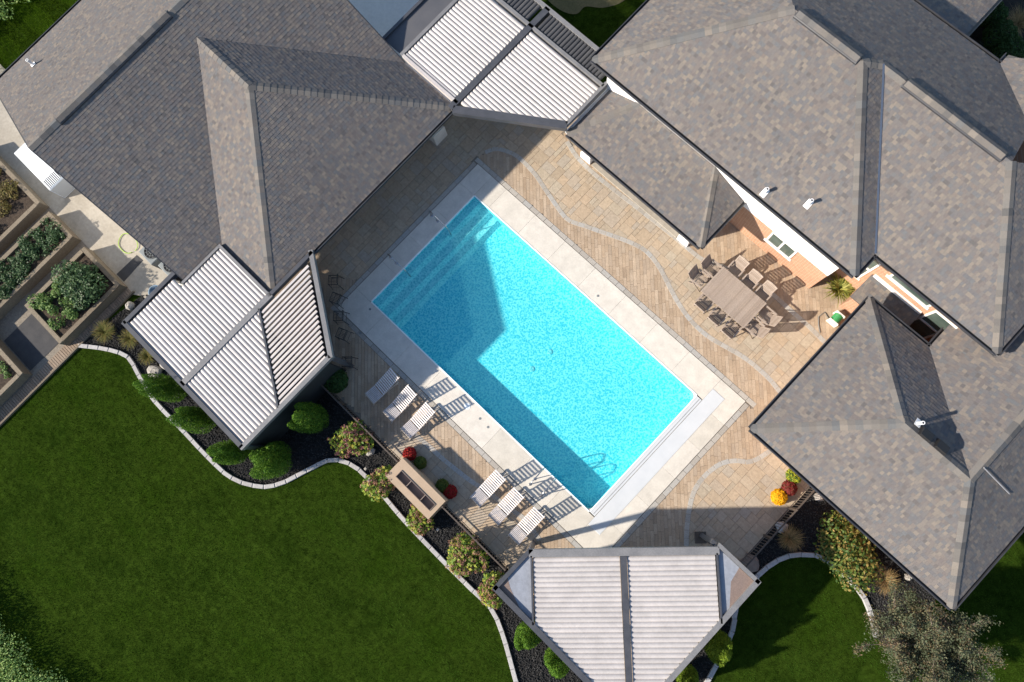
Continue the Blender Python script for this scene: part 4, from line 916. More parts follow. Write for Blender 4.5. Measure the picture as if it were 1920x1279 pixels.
# ------------------------------------------------------------------ kerbs
def kerb(label, line, grp):
    line2 = line; t = thing('garden_kerb', label, 'kerb', (line[0][0], line[0][1], 0), 0, grp); pts = walk(line2, .46)
    for x, y, a in pts:
        m = MB().box(-.226, .226, -.085, .085, -.05, .085, .022); o = obj('kerb_stone', m, 'kerb', t); o.matrix_basis = Matrix.Translation((x, y, random.uniform(-.006, .006))) @ Matrix.Rotation(a, 4, 'Z')
kerb('long wavy pale concrete kerb between the big lawn and the evergreen bed', KERB_L, 'pale garden kerbs'); kerb('arched concrete kerb around the small shaded lawn by the low wing', KERB_R, 'pale garden kerbs')

# ------------------------------------------------------------------ vegetable plot and house side
def raised_bed(label, x0, x1, y0, y1, h=.55, t_=.16, top=.0):
    t = thing('raised_bed', label, 'raised bed', ((x0 + x1) / 2, (y0 + y1) / 2, 0), 0, 'timber raised beds')
    for i, (a, b_, c, d) in enumerate(((x0, x1, y0, y0 + t_), (x0, x1, y1 - t_, y1), (x0, x0 + t_, y0 + t_ + .003, y1 - t_ - .003), (x1 - t_, x1, y0 + t_ + .003, y1 - t_ - .003))):
        w_ = obj('side_wall', MB().box(a, b_, c, d, -.02, h - .10), 'timber', t); long = 2.4
        n = max(1, int(max(b_ - a, d - c) / long))
        for k in range(n):
            if b_ - a > d - c: obj('timber', MB().box(a + (b_ - a) * k / n + .003, a + (b_ - a) * (k + 1) / n - .003, c - .01, d + .01, h - .10, h + random.uniform(0, .01), .012), 'timber', w_)
            else: obj('timber', MB().box(a - .01, b_ + .01, c + (d - c) * k / n + .003, c + (d - c) * (k + 1) / n - .003, h - .10, h + random.uniform(0, .01), .012), 'timber', w_)
    obj('soil', MB().box(x0 + t_ + .002, x1 - t_ - .002, y0 + t_ + .002, y1 - t_ - .002, 0, h - .10), 'soil', t)
raised_bed('timber raised bed of fading brown plants by the white cabinet', -17.6, -13.5, -11.2, -6.72)
raised_bed('narrow timber raised bed filled with even low greens', -12.9, -11.25, -12.6, -6.72)
raised_bed('timber raised bed with a large dark leafy clump and lighter rows', -10.55, -8.15, -10.1, -6.68)
raised_bed('nearly bare timber raised bed at the left edge of the picture', -12.6, -8.4, -15.4, -12.0)
t = thing('board_walk', 'narrow wooden board walk running beside the raised beds down to the lawn', 'walkway', (-8, -10, 0))
for i in range(110):
    y = -6.75 - i * .105
    if y < -16: break
    obj('board', MB().box(-.235, .235, -.045, .045, -.03, .012, .004) if i == 0 else bw, None if i else 'board', t).location = (-8.08, y, random.uniform(-.003, .003))
    if i == 0: bw = [o for o in bpy.data.objects if o.name.startswith('board') and o.type == 'MESH' and o.parent == t][0].data
obj('edging', MB().bar((-7.80, -6.6, .02), (-7.80, -16, .02), .06, .12), 'timber', t)
t = thing('equipment_cabinet', 'tall white metal equipment cabinet with a slatted vent by the gable wall', 'cabinet', (-14, -5.2, 0))
cx0, cx1, cy0, cy1, ch = -15.75, -13.25, -5.98, -4.75, .95
obj('body', MB().box(cx0, cx1, cy0, cy1, 0, ch, .03), 'cabinet_white', t); obj('side_panel', MB().box(cx1 - .002, cx1 + .012, cy0 + .03, cy1 - .03, .05, ch - .06), 'cabinet_grey', t)
vf = obj('vent', MB().box(cx1 - .52, cx1 - .06, cy0 + .05, cy1 - .05, ch - .02, ch + .006), 'black_metal', t)
for i in range(11): obj('slat', MB().bar((cx1 - .54, cy0 + .07 + i * .077, ch + .015), (cx1 - .04, cy0 + .07 + i * .077, ch + .015), .034, .018), 'cabinet_white', vf)
def condenser(x, y, lb):
    t = thing('air_conditioner', lb, 'air conditioner', (x, y, 0), 0, 'air conditioners by the gable wall'); s = .42; h = .85
    obj('casing', MB().box(x - s, x + s, y - s, y + s, .05, h, .03), 'grey_metal', t); fan = obj('fan_opening', MB().lathe((x, y, h), [(.34, 0), (.34, .02), (.30, .022), (.29, .004)], 24), 'black_metal', t)
    g = MB()
    for k in range(6): a = k * math.pi / 6; g.tube([(x - .33 * math.cos(a), y - .33 * math.sin(a), h + .03), (x + .33 * math.cos(a), y + .33 * math.sin(a), h + .03)], .006, 5)
    for rr in (.12, .22, .33): g.tube([(x + rr * math.cos(q * math.pi / 8), y + rr * math.sin(q * math.pi / 8), h + .032) for q in range(17)], .006, 5)
    obj('grille', g, 'grey_metal', fan)
condenser(-8.0, -4.72, 'grey air conditioner with round fan at the gable wall, nearer the garden hose'); condenser(-6.95, -4.55, 'grey air conditioner partly under the eave, nearer the left pavilion')
c = at(240, 457); m = MB(); m.tube([(c.x + (.47 + .03 * math.sin(3 * q)) * math.cos(q), c.y + (.40 + .03 * math.cos(2 * q)) * math.sin(q), .015 + .01 * math.sin(q)) for q in [i * .2 for i in range(31)]], .016, 6)
tag(obj('garden_hose', m, 'hose_lime', None, True), 'lime green garden hose lying in a loop on the concrete path', 'hose')
m = MB(); m.tube([(-6.8, -4.9, .05), (-6.75, -5.2, .25), (-6.5, -5.35, .3), (-6.3, -5.2, .12), (-6.1, -5.3, .3), (-5.9, -5.0, .4)], .035, 8); m.tube([(-6.6, -4.8, .1), (-6.4, -5.0, .5), (-6.2, -4.9, .6), (-5.9, -4.75, .55)], .03, 8)
tag(obj('water_pipe', m, 'reel_white', None, True), 'white bent water pipes beside the air conditioners', 'pipe')
c = at(293, 548, .4); t = thing('bucket', 'blue round bucket half under the left pavilion edge', 'bucket', (c.x, c.y, 0)); obj('body', MB().lathe((c.x, c.y, -.02), [(.22, 0), (.28, .5), (.29, .52), (.26, .52), (.24, .42)], 24), 'bucket_blue', t, True); obj('handle', MB().tube([(c.x - .28, c.y, .5), (c.x - .2, c.y + .12, .53), (c.x, c.y + .18, .54), (c.x + .2, c.y + .12, .53), (c.x + .28, c.y, .5)], .008, 5), 'steel', t)
obj('paver_strip', MB().prism(P2([(218, 514), (232, 528), (268, 488), (256, 478)]), -.03, -.012), 'asphalt')['kind'] = 'structure'
# hose reel by the low wing
t = thing('hose_reel', 'white hose reel with green hose wound on it beside the low wing', 'hose reel', (14.0, 12.1, 0))
rx, ry = 13.96, 11.9
for s in (-1, 1): obj('side_plate', MB().box(rx - .2, rx + .2, ry + s * .2 - .03, ry + s * .2 + .03, 0, .42, .02), 'reel_white', t)
m = MB()
for k in range(7): m.tube([(rx + .16 * math.cos(q * math.pi / 8), ry - .14 + k * .046, .26 + .16 * math.sin(q * math.pi / 8)) for q in range(17)], .02, 6)
obj('hose_coil', m, 'hose_green', t, True); obj('axle', MB().tube([(rx, ry - .24, .26), (rx, ry + .24, .26)], .03, 8), 'grey_metal', t)
obj('loose_hose', MB().tube([(rx - .2, ry - .1, .03), (rx - .45, ry + .0, .02), (rx - .5, ry - .3, .02), (rx - .3, ry - .55, .02), (rx - .05, ry - .75, .02)], .014, 6), 'grey_metal', t, True)
# rocks
def rock(label, px, py, r, h, m, name='boulder', squash=1.0):
    c = at(px, py, h * .5); mb = MB(); n = 12; prof = []
    rr = random.Random(int(px)); k = [rr.uniform(.8, 1.15) for _ in range(n)]
    vs = []; rows = [(1.0, -.02), (1.05, h * .45), (.82, h * .85), (.4, h)]
    for s, z in rows:
        for i in range(n): a = 2 * math.pi * i / n; vs.append((c.x + r * s * k[i] * math.cos(a), c.y + r * s * k[i] * squash * math.sin(a), z + rr.uniform(-.02, .02)))
    fs = [(j * n + i, j * n + (i + 1) % n, (j + 1) * n + (i + 1) % n, (j + 1) * n + i) for j in range(3) for i in range(n)] + [tuple(range(3 * n, 4 * n))]
    tag(obj(name, mb.add(vs, fs), m, None, False), label, 'rock', 'rocks in the planting beds')
rock('flat pale boulder between the kerb and the first tall evergreen', 289, 696, .30, .22, 'stone'); rock('pale boulder tucked under the left pavilion beside another', 308, 686, .2, .2, 'stone', squash=.7)
rock('small round stone in the gravel near the board walk', 242, 573, .18, .2, 'stone'); rock('white rough boulder beside the brown railing', 1467, 988, .22, .25, 'stone_pale'); rock('flat brown stone slab at the corner pavilion tip', 1406, 1056, .34, .08, 'stone_brown')
rock('grey stone next to the pink hydrangea by the railing', 693, 846, .19, .2, 'stone'); rock('pale stone against the low wing wall beside the railing', 1536, 932, .17, .2, 'stone'); rock('small stone at the lower wall of the low wing', 1703, 1082, .13, .15, 'stone')
def lamp(label, px, py):
    c = at(px, py, .2); t = thing('path_light', label, 'lamp', (c.x, c.y, 0), 0, 'small path lights in the beds'); obj('stake', MB().tube([(c.x, c.y, 0), (c.x, c.y, .2)], .015, 6), 'black_metal', t); obj('lamp_head', MB().box(c.x - .05, c.x + .05, c.y - .05, c.y + .05, .2, .27, .015), 'stone', t)
lamp('small pale path light in the gravel below the stone counter', 821, 993); lamp('small pale path light near the yellow green hydrangea and the kerb', 686, 879)
c = at(1313, 1008, .4); t = thing('side_table', 'small dark side table showing at the edge of the diagonal pavilion roof', 'table', (c.x, c.y, 0))
obj('tabletop', MB().prism([(c.x - .3, c.y), (c.x, c.y - .3), (c.x + .3, c.y), (c.x, c.y + .3)], .42, .46, .008), 'bronze_metal', t)
for k in range(4): obj('leg', MB().bar((c.x + .2 * math.cos(k * 1.5708), c.y + .2 * math.sin(k * 1.5708), 0), (c.x + .2 * math.cos(k * 1.5708), c.y + .2 * math.sin(k * 1.5708), .42), .03, .03), 'bronze_metal', t)
# ------------------------------------------------------------------ plants
def np_mesh(name, V, nper, m, rnd, smooth=False):
    """V: (n*nper,3) vertices, faces of nper corners each"""
    me = bpy.data.meshes.new(name); n = len(V) // nper
    me.vertices.add(len(V)); me.vertices.foreach_set('co', V.astype(np.float32).ravel())
    me.loops.add(len(V)); me.loops.foreach_set('vertex_index', np.arange(len(V), dtype=np.int32))
    me.polygons.add(n); me.polygons.foreach_set('loop_start', np.arange(0, len(V), nper, dtype=np.int32))
    a = me.attributes.new('rnd', 'FLOAT', 'FACE'); a.data.foreach_set('value', rnd.astype(np.float32))
    me.materials.append(MT[m]); me.update(calc_edges=True); return me
def unit(v): return v / (np.linalg.norm(v, axis=1, keepdims=True) + 1e-9)
def leaf_mesh(name, Cn, Nm, S, m, asp=.55, rnd=None, droop=.0):
    """diamond leaves at Cn facing Nm, half length S"""
    n = len(Cn); t = unit(np.cross(Nm, RNG.normal(size=(n, 3)))); b = np.cross(Nm, t); S = np.broadcast_to(np.asarray(S, float).reshape(-1, 1), (n, 1))
    V = np.stack([Cn + t * S, Cn + b * S * asp, Cn - t * S, Cn - b * S * asp], 1)
    V[:, 0, 2] -= droop * S[:, 0]; V[:, 2, 2] -= droop * S[:, 0]
    return np_mesh(name, V.reshape(-1, 3), 4, m, RNG.random(n) if rnd is None else np.clip(rnd, 0, 1))
def sphere_pts(n): return unit(RNG.normal(size=(n, 3)))
def lobes_surface(n, lobes, depth=.25):
    """points on a union of ellipsoids (c, rx, ry, rz), with outward normals"""
    w = np.array([l[1] * l[3] for l in lobes]); ids = RNG.choice(len(lobes), n, p=w / w.sum()); d = sphere_pts(n)
    Cc = np.array([l[0] for l in lobes])[ids]; R_ = np.array([l[1:4] for l in lobes])[ids]
    bump_ = 1 + .07 * np.sin(d[:, 0] * 9 + ids) * np.cos(d[:, 1] * 8 + d[:, 2] * 6); k = (1 - depth * RNG.random(n) ** 2) * bump_
    P = Cc + d * R_ * k[:, None]
    return P, unit(d / R_), k
def plant(name, label, cat, base, group=None): return thing(name, label, cat, (base[0], base[1], 0), 0, group)
def trunk(t, x, y, h, r, m='bark'): obj('trunk', MB().tube([(x, y, -.03), (x + .02, y, h * .4), (x, y + .02, h)], [r, r * .7, r * .3], 8), m, t)
def arborvitae(label, px, py, h, r, m='arborvitae', n=6500, extra=2, seed=0, grp='clipped evergreens'):
    b_ = at(px, py); x, y = b_.x, b_.y; rr = random.Random(seed + int(px)); t = plant('arborvitae', label, 'evergreen', (x, y), grp)
    trunk(t, x, y, h * .6, .06)
    L = []
    tops = [(0, 0, h)] + [(rr.uniform(.35, .6) * r * math.cos(a), rr.uniform(.35, .6) * r * math.sin(a), h * rr.uniform(.74, .95)) for a in [rr.random() * 6.28 + k * 2.4 for k in range(extra)]]
    for (dx, dy, hh) in tops:
        q = r * (.60 if dx else .76)
        L += [((x + dx * .6, y + dy * .6, hh * .28), q, q, hh * .30), ((x + dx * .9, y + dy * .9, hh * .52), q * .80, q * .80, hh * .30), ((x + dx * 1.1, y + dy * 1.1, hh * .74), q * .52, q * .52, hh * .22), ((x + dx * 1.2, y + dy * 1.2, hh * .88), q * .27, q * .27, hh * .13)]
    n = int(n * 2.2); P, N_, k = lobes_surface(n, L, .22); ok = P[:, 2] > .03; P, N_, k = P[ok], N_[ok], k[ok]; N2 = unit(N_ * .9 + RNG.normal(size=P.shape) * .5)
    obj('crown', leaf_mesh('crown', P, N2, RNG.uniform(.018, .038, len(P)), m, .5), m, t)
arborvitae('tall dark evergreen beside the pale boulders, farthest left of the row', 345, 735, 3.5, .62); arborvitae('tall dark evergreen, second of the row along the left pavilion', 395, 793, 3.2, .62); arborvitae('evergreen half hidden under the left pavilion corner, third of the row', 455, 846, 2.9, .6)
arborvitae('broad many-headed evergreen below the left pavilion corner, next to the kerb bend', 527, 861, 2.5, .80, extra=4, n=8000); arborvitae('evergreen with twin heads between the left pavilion and the pink hydrangea', 602, 788, 2.9, .70, extra=2, n=7500)
arborvitae('bright evergreen beside the diagonal pavilion, upper one on its left side', 995, 1178, 2.5, .62, extra=2, n=7500); arborvitae('bright evergreen beside the diagonal pavilion, lower one at the picture edge', 1048, 1228, 2.5, .64, extra=2)
arborvitae('yellow green two-headed evergreen right of the diagonal pavilion', 1338, 1203, 2.2, .62, 'arborvitae_gold', extra=2, seed=4); arborvitae('evergreen peeping out at the bottom edge right of the diagonal pavilion', 1283, 1262, 2.2, .5, 'arborvitae_gold', extra=1)
def ball(label, px, py, r, m='boxwood', n=4200, z=None, name='round_shrub', grp='clipped round shrubs'):
    b_ = at(px, py, r); x, y = b_.x, b_.y; t = plant(name, label, 'shrub', (x, y), grp); trunk(t, x, y, r, .04)
    P, N_, k = lobes_surface(n, [((x, y, r * .95), r, r, r * .92)], .15); P[:, 2] = np.maximum(P[:, 2], .02)
    obj('crown', leaf_mesh('crown', P, unit(N_ * .7 + RNG.normal(size=P.shape) * .5), RNG.uniform(.025, .05, len(P)), m, .6), m, t)
ball('dark round clipped shrub in the far corner, top one', 1862, 28, .52); ball('dark round clipped shrub in the far corner, middle one', 1875, 66, .60); ball('dark round clipped shrub in the far corner, lowest one', 1893, 98, .62)
ball('dark shrub in shade between the left pavilion corner and the railing', 628, 713, .5, 'boxwood')
def spiky(name, label, px, py, h, spread, n, m, w=.012, grp=None, z=0.0, cat='grass plant', flat_=.6):
    """tuft of arching blades"""
    b_ = at(px, py, h * .4); x, y = b_.x, b_.y; t = plant(name, label, cat, (x, y), grp)
    a = RNG.random(n) * 2 * np.pi; L = h * RNG.uniform(.7, 1.15, n); s = spread * RNG.uniform(.25, 1.0, n) ** flat_; base = np.stack([x + .08 * spread * RNG.normal(size=n), y + .08 * spread * RNG.normal(size=n), np.zeros(n)], 1)
    d = np.stack([np.cos(a), np.sin(a), np.zeros(n)], 1); sd_ = np.stack([-np.sin(a), np.cos(a), np.zeros(n)], 1); Vs = []; R_ = []
    ts = [0, .35, .7, 1.0]; rn = RNG.random(n)
    pos = lambda q: base + d * (s * q ** 1.3)[:, None] + np.array([0, 0, 1.0]) * (L * (1.25 * q - .55 * q * q - .12 * q ** 3))[:, None]
    for q0_, q1_ in zip(ts[:-1], ts[1:]):
        w0, w1 = w * (1 - q0_ * .9), w * (1 - q1_ * .9); p0, p1 = pos(np.full(n, q0_)), pos(np.full(n, q1_))
        Vs.append(np.stack([p0 - sd_ * w0, p0 + sd_ * w0, p1 + sd_ * w1, p1 - sd_ * w1], 1)); R_.append(rn)
    obj('blades', np_mesh('blades', np.concatenate(Vs).reshape(-1, 3), 4, m, np.concatenate(R_)), m, t)
    return t
FG = 'ornamental grasses in the beds'
spiky('ornamental_grass', 'yellow green grass tuft by the kerb end and board walk', 196, 622, .55, .55, 420, 'fescue', grp=FG); spiky('ornamental_grass', 'grass tuft against the left pavilion beam, middle of three', 243, 635, .5, .5, 380, 'fescue', grp=FG)
spiky('ornamental_grass', 'grass tuft above the flat pale boulder, lowest of three', 277, 668, .5, .45, 340, 'fescue', grp=FG); spiky('ornamental_grass', 'tan tipped grass tuft below the white boulder by the railing', 1482, 1010, .65, .55, 420, 'fescue_tan', grp=FG)
spiky('ornamental_grass', 'tan grass tuft between the golden shrub and the bare tree', 1660, 1088, .65, .55, 420, 'fescue_tan', grp=FG)
spiky('spiky_plant', 'yellow green spiky plant in the brick corner of the house', 1575, 541, .75, .72, 210, 'yucca', .035, cat='plant')
spiky('spiky_shrub', 'blue grey spiky shrub between the roof edge and the round shrubs', 1852, 96, .6, .6, 500, 'blue_shrub', .02, cat='shrub'); spiky('spiky_shrub', 'brownish feathery shrub at the top right edge', 1910, 42, .8, .8, 420, 'fescue_tan', .012, cat='shrub')
def hydrangea(label, px, py, r, h, bloom='hydrangea_bloom', nl=1500, nb=75, seed=1):
    b_ = at(px, py, h * .6); x, y = b_.x, b_.y; t = plant('hydrangea', label, 'shrub', (x, y), 'flowering shrubs along the railing'); rr = random.Random(seed)
    st = MB()
    for k in range(9):
        a = rr.random() * 6.28; q = rr.uniform(.3, .8) * r; st.tube([(x, y, -.02), (x + q * .4 * math.cos(a), y + q * .4 * math.sin(a), h * .5), (x + q * math.cos(a), y + q * math.sin(a), h * .85)], [.014, .01, .006], 5)
    obj('stems', st, 'bark', t)
    L = [((x + rr.uniform(-.5, .5) * r, y + rr.uniform(-.5, .5) * r, h * rr.uniform(.4, .62)), r * rr.uniform(.42, .7), r * rr.uniform(.42, .7), h * rr.uniform(.3, .42)) for _ in range(7)]
    P, N_, k = lobes_surface(nl, L, .5); P[:, 2] = np.maximum(P[:, 2], .03)
    obj('leaves', leaf_mesh('leaves', P, unit(N_ * .5 + np.array([0, 0, .7]) + RNG.normal(size=P.shape) * .4), RNG.uniform(.045, .085, len(P)), 'hydrangea_leaf', .62), 'hydrangea_leaf', t)
    Pb, Nb, k = lobes_surface(nb * 3, L, .05); Pb = Pb[Nb[:, 2] > .05][:nb]; C_ = []; Nn = []; Rn = []
    for p in Pb:
        m_ = 26; d = sphere_pts(m_); C_.append(p + d * np.array([.075, .075, .06])); Nn.append(unit(d + RNG.normal(size=d.shape) * .3)); Rn.append(np.full(m_, RNG.random()) * .7 + RNG.random(m_) * .3)
    obj('blossoms', leaf_mesh('blossoms', np.concatenate(C_), np.concatenate(Nn), .024, bloom, .8, np.concatenate(Rn)), bloom, t, kind='stuff')
hydrangea('dusky pink hydrangea by the railing next to the twin evergreen', 655, 826, .80, 1.2, 'hydrangea_bloom_pink', seed=2, nb=95); hydrangea('yellowing hydrangea at the left end of the stone counter', 712, 903, .68, 1.1, seed=3); hydrangea('small yellowing hydrangea below the stone counter by the kerb', 787, 972, .55, .9, seed=4, nb=45, nl=1000)
hydrangea('rounded hydrangea with tan blossoms midway along the lower railing', 868, 1047, .78, 1.2, 'hydrangea_bloom', seed=5, nb=95); hydrangea('loose yellow green hydrangea touching the diagonal pavilion tip', 924, 1106, .66, 1.1, seed=6)
def mum(label, px, py, r, m, n=1500, under='mum_green'):
    b_ = at(px, py, r * .8); x, y = b_.x, b_.y; t = plant('chrysanthemum', label, 'flowers', (x, y), 'potted chrysanthemums on the patio')
    obj('pot', MB().lathe((x, y, 0), [(r * .5, 0), (r * .62, r * .5), (r * .66, r * .55), (r * .55, r * .55)], 18), 'black_metal', t)
    P, N_, k = lobes_surface(n, [((x, y, r * .75), r, r, r * .75)], .12); ok = P[:, 2] > r * .25; P, N_ = P[ok], N_[ok]
    obj('leaves', leaf_mesh('leaves', x * 0 + P * [1, 1, 1] - N_ * .05, unit(N_ + RNG.normal(size=P.shape) * .6), .035, under, .6), under, t)
    obj('blossoms', leaf_mesh('blossoms', P, unit(N_ * .8 + RNG.normal(size=P.shape) * .35), RNG.uniform(.018, .032, len(P)), m, .95), m, t, kind='stuff')
mum('bright red chrysanthemum at the upper end of the stone counter', 768, 851, .27, 'bloom_red'); mum('green unopened chrysanthemum beside the bright red one', 788, 868, .25, 'mum_green'); mum('green chrysanthemum midway along the stone counter', 829, 911, .27, 'mum_green'); mum('dark red chrysanthemum at the lower end of the stone counter', 844, 922, .27, 'bloom_red')
mum('lemon green plant at the wing corner above the dark red flowers', 1489, 892, .30, 'bloom_lemon', 900, 'veg_light'); mum('dark red chrysanthemum between the lemon and the yellow flowers', 1480, 915, .29, 'bloom_dark_red'); mum('bright yellow chrysanthemum ball beside the brown railing', 1461, 932, .30, 'bloom_yellow', 2600)
def bushy(name, label, cat, boxes, n, size, m, group=None, h=(.2, .5), clumps=40, base=0.0, asp=.6, seed=0):
    """leafy clumps spread over rectangles (world)"""
    x0 = boxes[0][0]; y0 = boxes[0][2]; t = thing(name, label, cat, ((boxes[0][0] + boxes[0][1]) / 2, (boxes[0][2] + boxes[0][3]) / 2, base), 0, group); L = []
    rr = random.Random(seed)
    for (a, b_, c, d) in boxes:
        for _ in range(max(1, clumps // len(boxes))):
            hh = rr.uniform(*h); q = rr.uniform(.5, 1.0) * hh * .8; L.append(((rr.uniform(a, b_), rr.uniform(c, d), base + hh * .5), q, q, hh * .55))
    P, N_, k = lobes_surface(n, L, .4); P[:, 2] = np.maximum(P[:, 2], base + .01)
    obj('leaves', leaf_mesh('leaves', P, unit(N_ * .5 + np.array([0, 0, .6]) + RNG.normal(size=P.shape) * .5), RNG.uniform(size[0], size[1], len(P)), m, asp), m, t)
    st = MB()
    for l in L[:60]: st.tube([(l[0][0], l[0][1], base - .03), (l[0][0] + rr.uniform(-.05, .05), l[0][1], l[0][2])], .01, 5)
    obj('stems', st, 'bark', t); return t
S_ = .45
bushy('leafy_vegetables', 'large dark leafy clump filling half of its raised bed', 'vegetables', [(-10.2, -8.6, -8.3, -7.05)], 5200, (.04, .075), 'veg_dark', 'vegetables in the raised beds', (.35, .8), 26, S_, seed=1)
bushy('leafy_vegetables', 'lighter green rows of plants beside the large dark clump', 'vegetables', [(-10.3, -9.7, -9.75, -8.4), (-9.5, -8.6, -9.8, -8.5)], 2600, (.035, .06), 'veg_light', 'vegetables in the raised beds', (.18, .42), 34, S_, seed=2)
bushy('leafy_vegetables', 'even low dark greens filling the narrow raised bed', 'vegetables', [(-12.7, -11.45, -12.4, -6.95)], 9000, (.03, .055), 'veg_dark', 'vegetables in the raised beds', (.2, .36), 170, S_, seed=3)
bushy('leafy_vegetables', 'fading brown and yellow plants in the bed by the white cabinet', 'vegetables', [(-16.6, -14.4, -8.6, -7.0)], 2600, (.03, .055), 'veg_brown', 'vegetables in the raised beds', (.15, .4), 40, S_, seed=4)
bushy('leafy_vegetables', 'green feathery clump beside the fading brown plants', 'vegetables', [(-15.0, -13.9, -9.8, -8.9)], 1500, (.03, .055), 'veg_light', 'vegetables in the raised beds', (.2, .4), 14, S_, seed=5)
bushy('leafy_vegetables', 'few small seedlings in the nearly bare raised bed', 'vegetables', [(-9.6, -8.7, -12.6, -12.3), (-10.6, -9.4, -13.6, -12.6)], 420, (.03, .06), 'veg_light', 'vegetables in the raised beds', (.12, .25), 12, S_, seed=6)
bushy('golden_shrub', 'wide olive and golden leaved shrub against the low wing wall', 'shrub', [(19.2, 20.4, 5.0, 5.95), (18.9, 19.9, 5.2, 6.1), (19.8, 20.5, 5.0, 5.7)], 5200, (.05, .085), 'shrub_gold', None, (.7, 1.3), 27, 0, .55, seed=7)
# hedges at the picture corners
bushy('hedge', 'pale green leafy hedge at the lower left corner of the lawn', 'hedge', [(-8, 6.0, -22.5, -19.2)], 60000, (.03, .055), 'crop', 'leafy hedges at the picture edges', (.8, 1.15), 420, 0, .55, seed=8)
bushy('hedge', 'dense green leafy growth at the upper left corner beyond the grass', 'hedge', [(-26.5, -21.9, -6, 3.5)], 34000, (.035, .065), 'crop', 'leafy hedges at the picture edges', (.5, 1.0), 300, 0, .55, seed=9)
# the sparse tree by the low wing
def sparse_tree():
    b_ = at(1690, 1184); x, y = b_.x, b_.y; rr = random.Random(12); t = plant('sparse_tree', 'sparse fine-twigged tree with thin olive and brown leaves below the low wing', 'tree', (x, y))
    tr = MB(); tr.tube([(x, y, -.05), (x + .03, y, .7), (x, y + .04, 1.4)], [.10, .075, .05], 8)
    tips = []
    br = MB()
    for k in range(38):
        a = k * 2.4 + rr.uniform(-.3, .3); R_ = rr.uniform(.8, 2.05); z1_ = rr.uniform(2.0, 3.6) - R_ * .35; s0 = Vector((x, y, rr.uniform(.8, 1.4))); e = Vector((x + R_ * math.cos(a), y + R_ * math.sin(a), z1_)); mid = s0.lerp(e, .5) + Vector((rr.uniform(-.1, .1), rr.uniform(-.1, .1), .25))
        br.tube([s0, mid, e], [.03, .018, .006], 5)
        for j in range(11):
            q = rr.uniform(.2, 1); p = s0.lerp(e, q) + Vector((0, 0, .25 * math.sin(math.pi * q))); f = p + Vector((rr.uniform(-.5, .5), rr.uniform(-.5, .5), rr.uniform(-.25, .4))); br.tube([p, p.lerp(f, .5) + Vector((0, 0, .04)), f], [.010, .007, .003], 4); tips.append((p, f))
    obj('trunk', tr, 'bark', t); obj('branches', br, 'twig', t)
    n = 66000; ids = RNG.integers(0, len(tips), n); A = np.array([tuple(q[0]) for q in tips])[ids]; B = np.array([tuple(q[1]) for q in tips])[ids]; P = A + (B - A) * RNG.uniform(.1, 1.15, (n, 1)) + RNG.normal(size=(n, 3)) * .085
    cl = np.array([rr.random() for _ in tips])[ids]
    obj('crown', leaf_mesh('crown', P, unit(RNG.normal(size=(n, 3)) + [0, 0, .5]), RNG.uniform(.022, .046, n), 'tree_leaf', .5, cl * .6 + RNG.random(n) * .4), 'tree_leaf', t)
sparse_tree()

# ------------------------------------------------------------------ gravel and grass
def gravel(name, label, poly, n, seed):
    X0_, X1_ = min(p[0] for p in poly), max(p[0] for p in poly); Y0_, Y1_ = min(p[1] for p in poly), max(p[1] for p in poly)
    X = RNG.uniform(X0_, X1_, n); Y = RNG.uniform(Y0_, Y1_, n); ok = inside_np(X, Y, poly) & ~((X > PAT[0]) & (X < PAT[1] + .05) & (Y > PAT[2] - .05) & (Y < PAT[3])) & ~((Y > -6.3) & (X < -5)); X, Y = X[ok], Y[ok]; n = len(X)
    r = RNG.uniform(.015, .036, n); a = RNG.random(n) * 6.28; C_ = np.stack([X, Y, r * .3 - .02], 1); rings = []
    for k in range(4): rings.append(C_ + np.stack([np.cos(a + k * 1.57), np.sin(a + k * 1.57), RNG.uniform(-.3, .3, n)], 1) * (r * RNG.uniform(.8, 1.3, n))[:, None])
    topv = C_ + np.stack([RNG.normal(size=n) * .2 * r, RNG.normal(size=n) * .2 * r, r * RNG.uniform(.7, 1.1, n)], 1)
    V = np.stack([np.stack([rings[k], rings[(k + 1) % 4], topv], 1) for k in range(4)], 1).reshape(-1, 3)
    o = obj(name, np_mesh(name, V, 3, 'gravel', np.repeat(RNG.random(n), 4)), 'gravel'); o['kind'] = 'stuff'; o['label'] = label; o['category'] = 'gravel'
gravel('gravel', 'black stone mulch in the long bed under the evergreens and hydrangeas', bed_l, 75000, 1); gravel('gravel', 'black stone mulch in the bed by the low wing and small lawn', bed_r, 34000, 2)
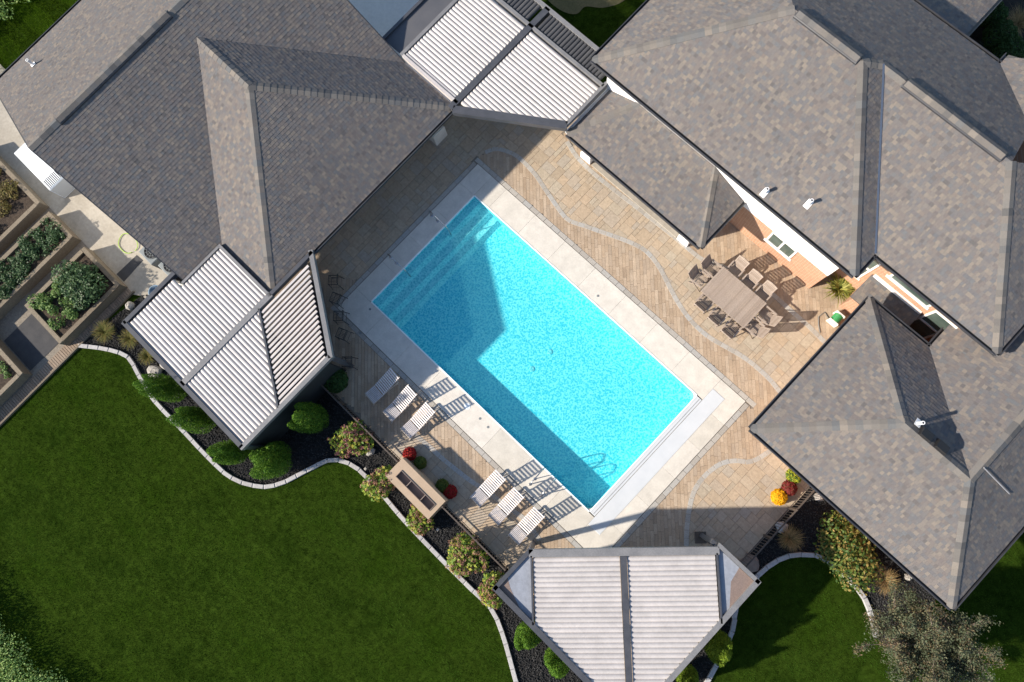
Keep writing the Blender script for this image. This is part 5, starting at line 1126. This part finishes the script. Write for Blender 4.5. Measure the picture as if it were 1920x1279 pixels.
def grass(label, poly, n, hgt=(.022, .05), avoid=None, m='grass_blade'):
    X0_, X1_ = min(p[0] for p in poly), max(p[0] for p in poly); Y0_, Y1_ = min(p[1] for p in poly), max(p[1] for p in poly)
    X = RNG.uniform(X0_, X1_, n); Y = RNG.uniform(Y0_, Y1_, n); ok = inside_np(X, Y, poly)
    ok &= ~((np.abs(((Y + .12 * np.sin(X * .7)) / .95) % 1.0 - .5) < .05) & (RNG.random(n) < .5))     # thinner turf along the mower's wheel tracks
    for q in (avoid or []): ok &= ~inside_np(X, Y, q)
    X, Y = X[ok], Y[ok]; n = len(X); h = RNG.uniform(*hgt, n); a = RNG.random(n) * 6.28; w = RNG.uniform(.005, .010, n); ln = RNG.uniform(.2, .9, n) * h; b_ = a + RNG.normal(size=n) * 1.2; st_ = (np.floor((Y + .12 * np.sin(X * .7)) / .95) % 2) * 2 - 1; lean = RNG.uniform(.25, 1.0, n) * h * st_
    B = np.stack([X, Y, np.full(n, -.046)], 1); s = np.stack([np.cos(a), np.sin(a), np.zeros(n)], 1) * w[:, None]; T = B + np.stack([np.cos(b_) * ln + lean, np.sin(b_) * ln, h], 1)
    V = np.stack([B - s, B + s, T], 1).reshape(-1, 3)
    pt = np.sin(X * 1.3 + 2 * np.sin(Y * .9)) * np.sin(Y * 1.7 + 1.5 * np.sin(X * .6)); o = obj('grass', np_mesh('grass', V, 3, m, np.clip(RNG.random(n) * .85 + .22 * pt ** 3, 0, 1)), m); o['kind'] = 'stuff'; o['label'] = label; o['category'] = 'grass'
lawn_l = KERB_L + [(14.6, -12), (10, -19.0), (-9, -19.0), (-7.75, -16.5), (-7.75, -9.7)]
grass('mown dark green grass of the big lawn', lawn_l, 330000)
grass('mown grass of the small lawn inside the arched kerb', [p for p in KERB_R] + [(24, -1), (24, -4)], 45000); grass('shaded grass beyond the low wing', [(22.4, 3.0), (27, 3.0), (27, 13), (22.4, 13)], 40000)
grass('sunlit grass strip behind the long gable roof', [(-22.3, -7), (-19.2, -7), (-19.2, 4), (-22.3, 4)], 60000, (.04, .09), None, 'field_grass'); grass('shaded far lawn behind the louvred walkway', [(-5.5, 13.1), (.2, 13.1), (1.0, 18), (-4.5, 18)], 26000)
